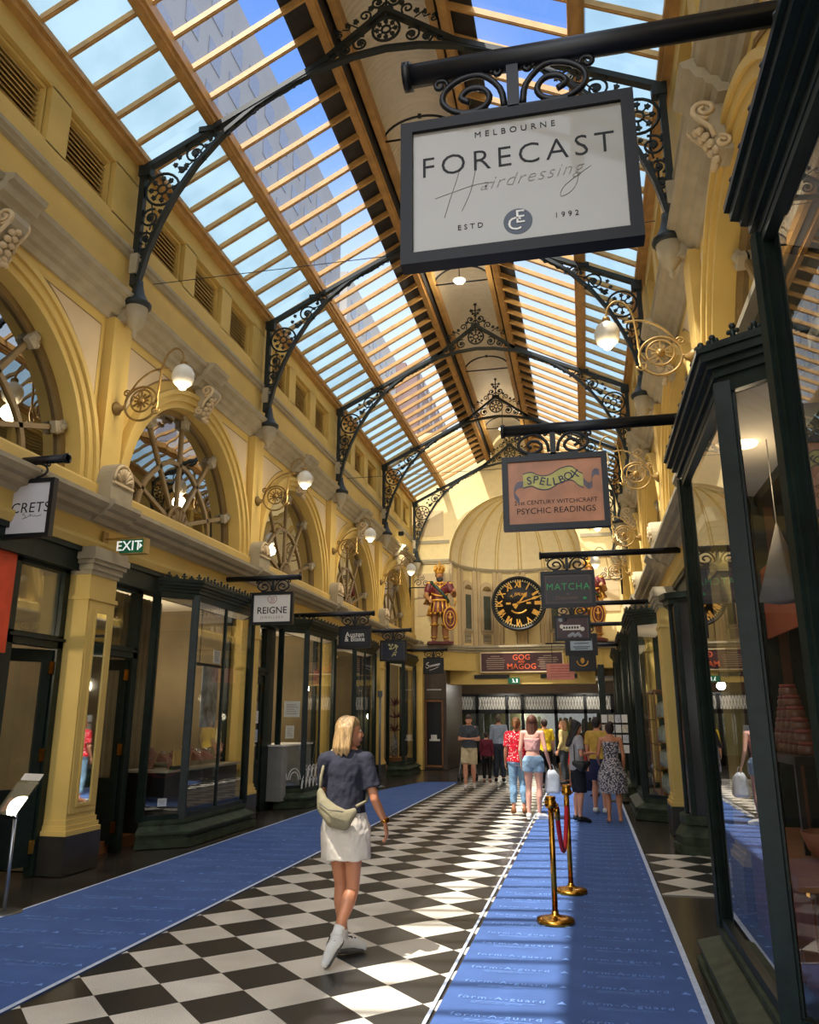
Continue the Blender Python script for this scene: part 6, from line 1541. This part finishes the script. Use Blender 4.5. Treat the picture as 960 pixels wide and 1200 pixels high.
for an, tt in ((J['ankR'], J['toeR']), (J['ankL'], J['toeL'])):
    m = MB(); f = tt-an
    for k in (.25, .45): c = an+f*k+V3(0, 0, .015); m.tube([c+V3(-.045, .0, -.03), c+V3(-.03, 0, .02), c+V3(.03, 0, .02), c+V3(.045, 0, -.03)], .007, 5)
    part('dark_shoe_stripe', m, mat('dark shoe stripe', (44, 44, 48), .6), t)

# other visitors
KH = cloth('khaki cotton', (196, 178, 142)); GRYT = cloth('slate grey jersey', (74, 78, 82)); TRN = mat('grey trainer', (196, 190, 184), .6)
phone_pose = dict(elR=(.23, .0, 1.12), wrR=(.08, .24, 1.14), elL=(-.23, .0, 1.12), wrL=(-.08, .24, 1.14), handR=(.01, .29, 1.15), handL=(-.01, .29, 1.15))
t, J, HM = figure('man in slate grey tee and khaki shorts walking forward with both hands at his phone', -2.82, 19.6, pi+.1, 1.72, pose=dict(phone_pose, kneeR=(.09, .12, .5), ankR=(.09, .1, .09), toeR=(.1, .25, .03), ankL=(-.095, -.16, .11), toeL=(-.11, -.02, .03)), female=False, hair=('short', (58, 44, 36)),
    clothes=(('shorts', KH, dict(len=.85, w=.02)), ('tshirt', GRYT, dict(z0=.92, sleeve=.75))), shoes=(TRN, WSH), head_pitch=-.35, bulk=1.08)
m = MB(); m.box(-.04, .04, .27, .28, 1.12, 1.25); part('phone', m, M_BLK, t)
figure('small figure in a maroon jacket and dark trousers walking away beside the men', -2.62, 21.4, 0, 1.28, hair=('short', (60, 46, 40)), clothes=(('trousers', M_CH, dict(len=1.85)), ('shirt', cloth('maroon cloth', (104, 38, 52)), dict(z0=.88, sleeve=1.8))), shoes=(cloth('brown shoe', (120, 80, 60)),), bulk=1.15)
figure('man in pale blue shirt and dark trousers seen from behind at the far end', -2.32, 21.7, .1, 1.72, female=False, hair=('short', (96, 82, 70)), clothes=(('trousers', cloth('dark slate trousers', (52, 58, 68)), dict(len=1.9)), ('shirt', cloth('pale blue shirt', (150, 162, 178)), dict(z0=.96, sleeve=1.8))), shoes=(M_BLK,))
def spotted(name, base, dots, sc, lo=.14):
    m = cloth(name, base); n = m.node_tree.nodes; l = m.node_tree.links; b = n['Principled BSDF']; t_ = n.new('ShaderNodeTexCoord'); v = n.new('ShaderNodeTexVoronoi'); v.inputs['Scale'].default_value = sc
    l.new(t_.outputs['Object'], v.inputs['Vector']); r = n.new('ShaderNodeValToRGB'); r.color_ramp.interpolation = 'CONSTANT'; r.color_ramp.elements[0].color = lin(dots); r.color_ramp.elements[1].color = lin(base); r.color_ramp.elements[1].position = lo*sc*.1
    l.new(v.outputs['Distance'], r.inputs[0]); l.new(r.outputs[0], b.inputs['Base Color']); return m
REDD = spotted('red cloth with white spots', (204, 34, 50), (238, 218, 214), 26, .1); FLOR = spotted('grey floral print', (74, 74, 84), (196, 186, 182), 40, .12)
figure('woman in a red spotted top and blue jeans with auburn tied hair, back turned', -1.25, 14.7, .15, 1.66, hair=('tied', (146, 96, 58)), clothes=(('trousers', DENIM, dict(len=1.72)), ('top', REDD, dict(z0=.9, sleeve=.8, boxy=True))), shoes=(cloth('tan sandal', (150, 100, 66)),), bulk=1.12, head_yaw=-.3, pose=dict(elR=(.22, .06, 1.12), wrR=(.12, .22, 1.1)))
t, J, HM = figure('woman with long auburn hair, pink halter top and frayed denim shorts holding a white bag', -.93, 14.0, -.1, 1.7, skin=SK3, hair=('long', (96, 56, 42)), clothes=(('shorts', cloth('light denim shorts', (140, 170, 198), var=.25), dict(len=.32, w=.018, z1=1.02)), ('top', cloth('pink halter top', (222, 170, 164)), dict(z0=1.1, z1=1.3, sleeve=0, inf=.008))), shoes=(WSH, WSH), pose=dict(wrR=(.27, .05, .88), elR=(.22, -.03, 1.12), ankR=(.07, .03, .085), toeR=(.2, .1, .03)))
tt_ = thing('shopping_bag', 'white plastic shopping bag hanging from the hand of the woman in denim shorts', 'bag', (-.62, 14.05, .42)); m = MB(); m.loft([((0, 0, 0), .1, .05), ((0, 0, .05), .14, .07), ((.0, 0, .3), .11, .05), ((-.01, 0, .38), .05, .03)], 14); part('bag_body', m, mat('pale plastic bag', (206, 212, 220), .4, var=.15, vscale=10), tt_)
m = MB(); m.tube([(-.04, 0, .36), (-.03, 0, .44), (0, 0, .47), (.02, 0, .43), (.03, 0, .36)], .008, 5); part('handles', m, MC['pale plastic bag'], tt_)
figure('person in a bright yellow top partly hidden behind the woman in denim shorts', -1.02, 19.9, .3, 1.62, hair=('short', (60, 44, 34)), clothes=(('trousers', M_CH, dict(len=1.9)), ('shirt', cloth('yellow cloth', (226, 186, 44)), dict(z0=.9, sleeve=.8))), shoes=(M_BLK,), female=False)
figure('fair haired person in a pale yellow patterned jacket near the red cabinet', -.62, 21.3, 1.2, 1.58, hair=('bob', (206, 150, 108)), clothes=(('trousers', GRYT, dict(len=1.9)), ('shirt', spotted('pale yellow print', (212, 190, 128), (170, 140, 90), 22, .09), dict(z0=.86, sleeve=1.8))), shoes=(M_BLK,))
t, J, HM = figure('woman with long black hair, grey tee and black knee shorts looking at her phone', -.2, 13.85, -1.2, 1.6, pose=dict(phone_pose), hair=('long', (26, 22, 24)), clothes=(('shorts', cloth('black cotton', (34, 36, 44)), dict(len=1.0, w=.02)), ('tshirt', cloth('light grey tee', (168, 166, 170)), dict(z0=.86, sleeve=.7, boxy=True))), shoes=(M_BLK,), head_pitch=-.3)
m = MB(); m.limb([(.2, .12, .98), (.24, 0, .93), (.2, -.12, .98)], [.05, .09, .05], 12); g_ = fuse('black_shoulder_bag', m, M_BLK, t, .012, 2)
m = MB(); m.tube([(.2, .12, 1.0), (.1, .1, 1.3), (0, .02, 1.46), (.1, -.08, 1.3), (.2, -.12, 1.0)], .01, 5); part('strap', m, M_BLK, g_)
t, J, HM = figure('woman in a sleeveless grey floral sundress with dark hair pinned up, back turned', .35, 13.8, .1, 1.58, skin=SK2, hair=('bun', (44, 32, 30)), clothes=(('skirt', FLOR, dict(z1=1.06, z0=.5, wt=.135, wb=.25, flat=.8, folds=True), 'dress_skirt'), ('top', FLOR, dict(z0=1.0, z1=1.36, sleeve=0, inf=.01), 'dress_bodice')), pose=dict(wrL=(-.2, .18, 1.02), elL=(-.23, .0, 1.13)))
m = MB(); m.tube([(-.08, -.07, 1.34), (-.08, 0, 1.45), (-.07, .06, 1.38)], .01, 5); m.tube([(.08, -.07, 1.34), (.08, 0, 1.45), (.07, .06, 1.38)], .01, 5); part('dress_straps', m, FLOR, t)
t, J, HM = figure('dark haired person in a mustard top holding a navy bag, behind the sundress', .16, 15.1, -.4, 1.66, hair=('short', (40, 30, 28)), clothes=(('skirt', cloth('navy cotton', (38, 44, 74)), dict(z1=1.04, z0=.58, wt=.14, wb=.19)), ('tshirt', cloth('mustard cloth', (196, 160, 74)), dict(z0=.95, sleeve=.7))), shoes=(WSH,), female=False)
tt_ = thing('handbag', 'navy cloth handbag held beside the sundress', 'bag', (.0, 15.26, .38)); m = MB(); m.loft([((0, 0, 0), .12, .06), ((0, 0, .1), .16, .08), ((0, 0, .3), .12, .05), ((0, 0, .33), .1, .03)], 14); part('bag_body', m, MC['navy cotton'], tt_); m = MB(); m.tube([(-.07, 0, .32), (-.04, 0, .45), (.04, 0, .45), (.07, 0, .32)], .008, 5); part('handles', m, MC['navy cotton'], tt_)
figure('small child in a red top standing by the postcard rack', .1, 18.3, .8, 1.05, hair=('short', (40, 30, 28)), clothes=(('trousers', M_CH, dict(len=1.85)), ('shirt', cloth('crimson cloth', (170, 34, 44)), dict(z0=.88, sleeve=.8))), shoes=(M_BLK,), bulk=1.2)
# pushchair behind the man in shorts
t = thing('pushchair', 'black pushchair parked behind the man in khaki shorts', 'pushchair', (-3.15, 21.6, 0)); m = MB(); m.limb([(0, 0, .45), (0, -.1, .75)], [.16, .14]); m.limb([(0, .1, .35), (0, .25, .4)], [.14, .12]); part('seat_and_hood', m, M_BLK, t)
for a, b in ((-.22, -.2), (.22, -.2), (-.2, .3), (.2, .3)):
    m = MB(); m.tube([(a, b+.1*cos(2*pi*k/14), .11+.1*sin(2*pi*k/14)) for k in range(14)], .015, 5, True); m.tube([(a-.02, b, .11), (a+.02, b, .11)], .02, 6); part('wheel', m, M_BLK, t)
m = MB()
for s_ in (-1, 1): m.tube([(s_*.22, -.2, .11), (s_*.2, .05, .5), (s_*.18, .3, 1.0)], .012, 5); m.tube([(s_*.2, .3, .11), (s_*.2, .05, .5)], .012, 5)
m.tube([(-.18, .3, 1.0), (.18, .3, 1.0)], .015, 6); part('frame', m, mat('brushed steel', (170, 176, 184), .3, .9), t)

# ------------------------------------------------------------------ the two giants
def giant(x, lb, mir):
    RED = mat('carved crimson paint', (98, 26, 30), .45, var=.45, vscale=9); SKD = mat('dark carved skin', (112, 74, 58), .5, var=.2); PNK = mat('carved ochre skin', (158, 108, 66), .5, var=.15)
    t = thing('painted_statue', lb, 'statue', (x, 26.15, 4.06), pi+.25*mir); S = 2.42/1.7; t.scale = (S, S, S); J = {k: (V3(*v) if v else None) for k, v in BASE.items()}
    b = MB()
    for q, s_ in (('R', 1), ('L', -1)): b.limb([V3(s_*.11, 0, .84), V3(s_*.13, .03, .48), V3(s_*.13, -.04, .3), V3(s_*.14, -.02, .08)], [.12, .075, .085, .055]); b.limb([V3(s_*.14, 0, .06), V3(s_*.17, .16, .04)], [.055, .045])
    b.loft([((0, 0, .8), .19, .15), ((0, 0, .95), .2, .16), ((0, 0, 1.1), .18, .15), ((0, 0, 1.3), .22, .16), ((0, 0, 1.4), .17, .12), ((0, 0, 1.46), .07, .07)], 18)
    b.limb([V3(0, 0, 1.42), V3(0, .02, 1.55)], [.075, .065]); b.ball((0, .02, 1.6), .085, .1, .12, n=14, m=10); b.tube([V3(0, .11, 1.62), V3(0, .135, 1.58)], [.014, .022], 8)
    aR = [V3(.23, 0, 1.38), V3(.33, .0, 1.12), V3(.26, .22, 1.0)]; aL = [V3(-.23, 0, 1.38), V3(-.34, .06, 1.14), V3(-.33, .26, 1.2)]
    for A in (aR, aL):
        b.limb(A, [.08, .065, .05]); d = (A[2]-A[1]).normalized(); b.ball(A[2]+d*.05, .045, .045, .055, n=10, m=8)
        for k in range(4): b.tube([A[2]+d*.07+V3(-.03+.02*k, 0, 0), A[2]+d*.11+V3(-.03+.02*k, .01, -.03), A[2]+d*.09+V3(-.03+.02*k, .02, -.06)], .013, 6)
    fuse('carved_body', b, PNK, t, .016, 2)
    m = MB(); m.loft([((0, 0, .98), .2, .165), ((0, 0, 1.12), .19, .16), ((0, 0, 1.3), .235, .175), ((0, 0, 1.4), .2, .135), ((0, 0, 1.45), .1, .09)], 18)
    for A in (aR, aL): m.limb([A[0], A[0].lerp(A[1], .5)], [.1, .09])
    fuse('crimson_tunic', m, RED, t, .016, 2)
    m = MB(); m.loft([((0, 0, .7), .27, .22), ((0, 0, .85), .24, .2), ((0, 0, 1.0), .2, .17)], 20); sk = fuse('skirt', m, RED, t, .016, 1)
    m = MB()
    for k in range(14): a = 2*pi*k/14; m.tube([(.215*cos(a), .18*sin(a), .98), (.28*cos(a), .235*sin(a), .7)], [.02, .03], 6); m.ball((.285*cos(a+.22), .235*sin(a+.22), .68), .035, n=6, m=5)
    m.tube([(.215*cos(2*pi*k/24), .185*sin(2*pi*k/24), 1.0) for k in range(24)], .03, 6, True); part('gold_skirt_straps', m, M_GOLD, sk)
    m = MB(); m.tube([(.2*cos(2*pi*k/24), .17*sin(2*pi*k/24)+.01, 1.14+.04*cos(4*pi*k/24)) for k in range(24)], .022, 6, True); m.tube([(.12*cos(2*pi*k/24), .1*sin(2*pi*k/24)+.02, 1.42) for k in range(24)], .025, 6, True)
    for k in range(8): m.ball((-.14+.04*k, .16, 1.3+.03*abs(k-3.5)), .025, n=6, m=4)
    for s_ in (-1, 1): m.ball((s_*.25, .02, 1.42), .07, .08, .04, n=10, m=6); m.tube([(s_*.13+.095*cos(2*pi*k/14), .02+.095*sin(2*pi*k/14), .43) for k in range(14)], .02, 6, True); m.ball((s_*.13, .1, .45), .04, n=8, m=6); m.tube([(s_*.14+.07*cos(2*pi*k/14), .07*sin(2*pi*k/14)-.02, .14) for k in range(14)], .018, 6, True)
    m.tube([(0, .16, 1.15), (0, .17, 1.32), (0, .12, 1.42)], .02, 6); part('gold_armour_trim', m, M_GOLD, t)
    m = MB(); m.tube([V3(.2, .08, 1.45), V3(.1, .17, 1.32), V3(-.02, .19, 1.2), V3(-.15, .17, 1.05), V3(-.2, .1, .98)], .036, 8); m.tube([V3(.2, .08, 1.45), V3(.15, -.12, 1.35), V3(-.1, -.18, 1.1), V3(-.2, .1, .98)], .03, 8); part('green_sash', m, mat('dark green sash', (36, 62, 52), .5, var=.2), t)
    m = MB()
    for k in range(14): m.ball((.055*sin(k*2.4), .075+.02*cos(k*1.7), 1.535-.012*(k % 5)), .036, n=8, m=6)
    m.ball((0, -.03, 1.63), .1, .1, .1, n=12, m=8); fuse('black_beard_and_hair', m, mat('carved black hair', (38, 32, 32), .6, var=.3), t, .014, 1)
    m = MB(); m.loft([((0, 0, 1.66), .1, .115), ((0, 0, 1.72), .115, .125), ((0, 0, 1.73), .11, .12)], 18)
    for k in range(9): a = 2*pi*k/9; m.tube([(.105*cos(a), .115*sin(a), 1.72), (.125*cos(a), .135*sin(a), 1.79), (.1*cos(a), .11*sin(a), 1.86)], [.03, .024, .008], 6); m.ball((.1*cos(a), .11*sin(a), 1.865), .016, n=6, m=4)
    m.ball((0, 0, 1.78), .07, .08, .07, n=10, m=6); m.tube([(0, 0, 1.84), (0, 0, 1.96)], [.03, .01], 6); m.ball((0, 0, 1.96), .02, n=6, m=4); part('gold_crown', m, M_GOLD, t)
    s_ = -mir
    t2_ = MB(); xs = -.22
    t2_.loft([(V3(xs, .28, .6)+V3(0, 0, 0), .02, .02)], 4) if False else None
    m = MB(); m.prism([(.15*cos(a)*(1+.08*sin(5*a)), .26*sin(a)*(1+.06*cos(6*a))) for a in [2*pi*k/40 for k in range(40)]], lambda a, b_, d: (xs+a, .3+d, .55+b_), -.02, .02); sh_ = part('oval_shield', m, RED, t)
    m = MB(); m.tube([(xs+.155*cos(2*pi*k/30), .32, .55+.265*sin(2*pi*k/30)) for k in range(30)], .018, 6, True); m.tube([(xs+.1*cos(2*pi*k/30), .325, .55+.17*sin(2*pi*k/30)) for k in range(30)], .012, 6, True)
    m.tube([(xs, .33, .42), (xs, .33, .68)], .02, 6); m.tube([(xs-.05, .33, .6), (xs, .33, .52), (xs+.05, .33, .6)], .016, 6); m.ball((xs, .33, .55), .035, n=8, m=6); m.tube([(xs-.1, .32, .84), (xs-.14, .33, .94), (xs-.1, .33, 1.02)], .02, 6); part('gold_shield_crest', m, M_GOLD, sh_)
    if mir < 0:
        m = MB(); m.tube([(.3, .3, .1), (.3, .3, 1.6)], .02, 8); part('staff', m, M_GOLD, t)
    m = MB(); m.box(-.3, .3, -.16, .22, -.03, .03); part('base_slab', m, RED, t)
    return t
giant(-4.68, 'carved crowned warrior statue in crimson and gold on the ledge left of the clock', 1)
giant(.34, 'carved warrior statue at the right of the clock, mostly hidden behind the hanging signs', -1)
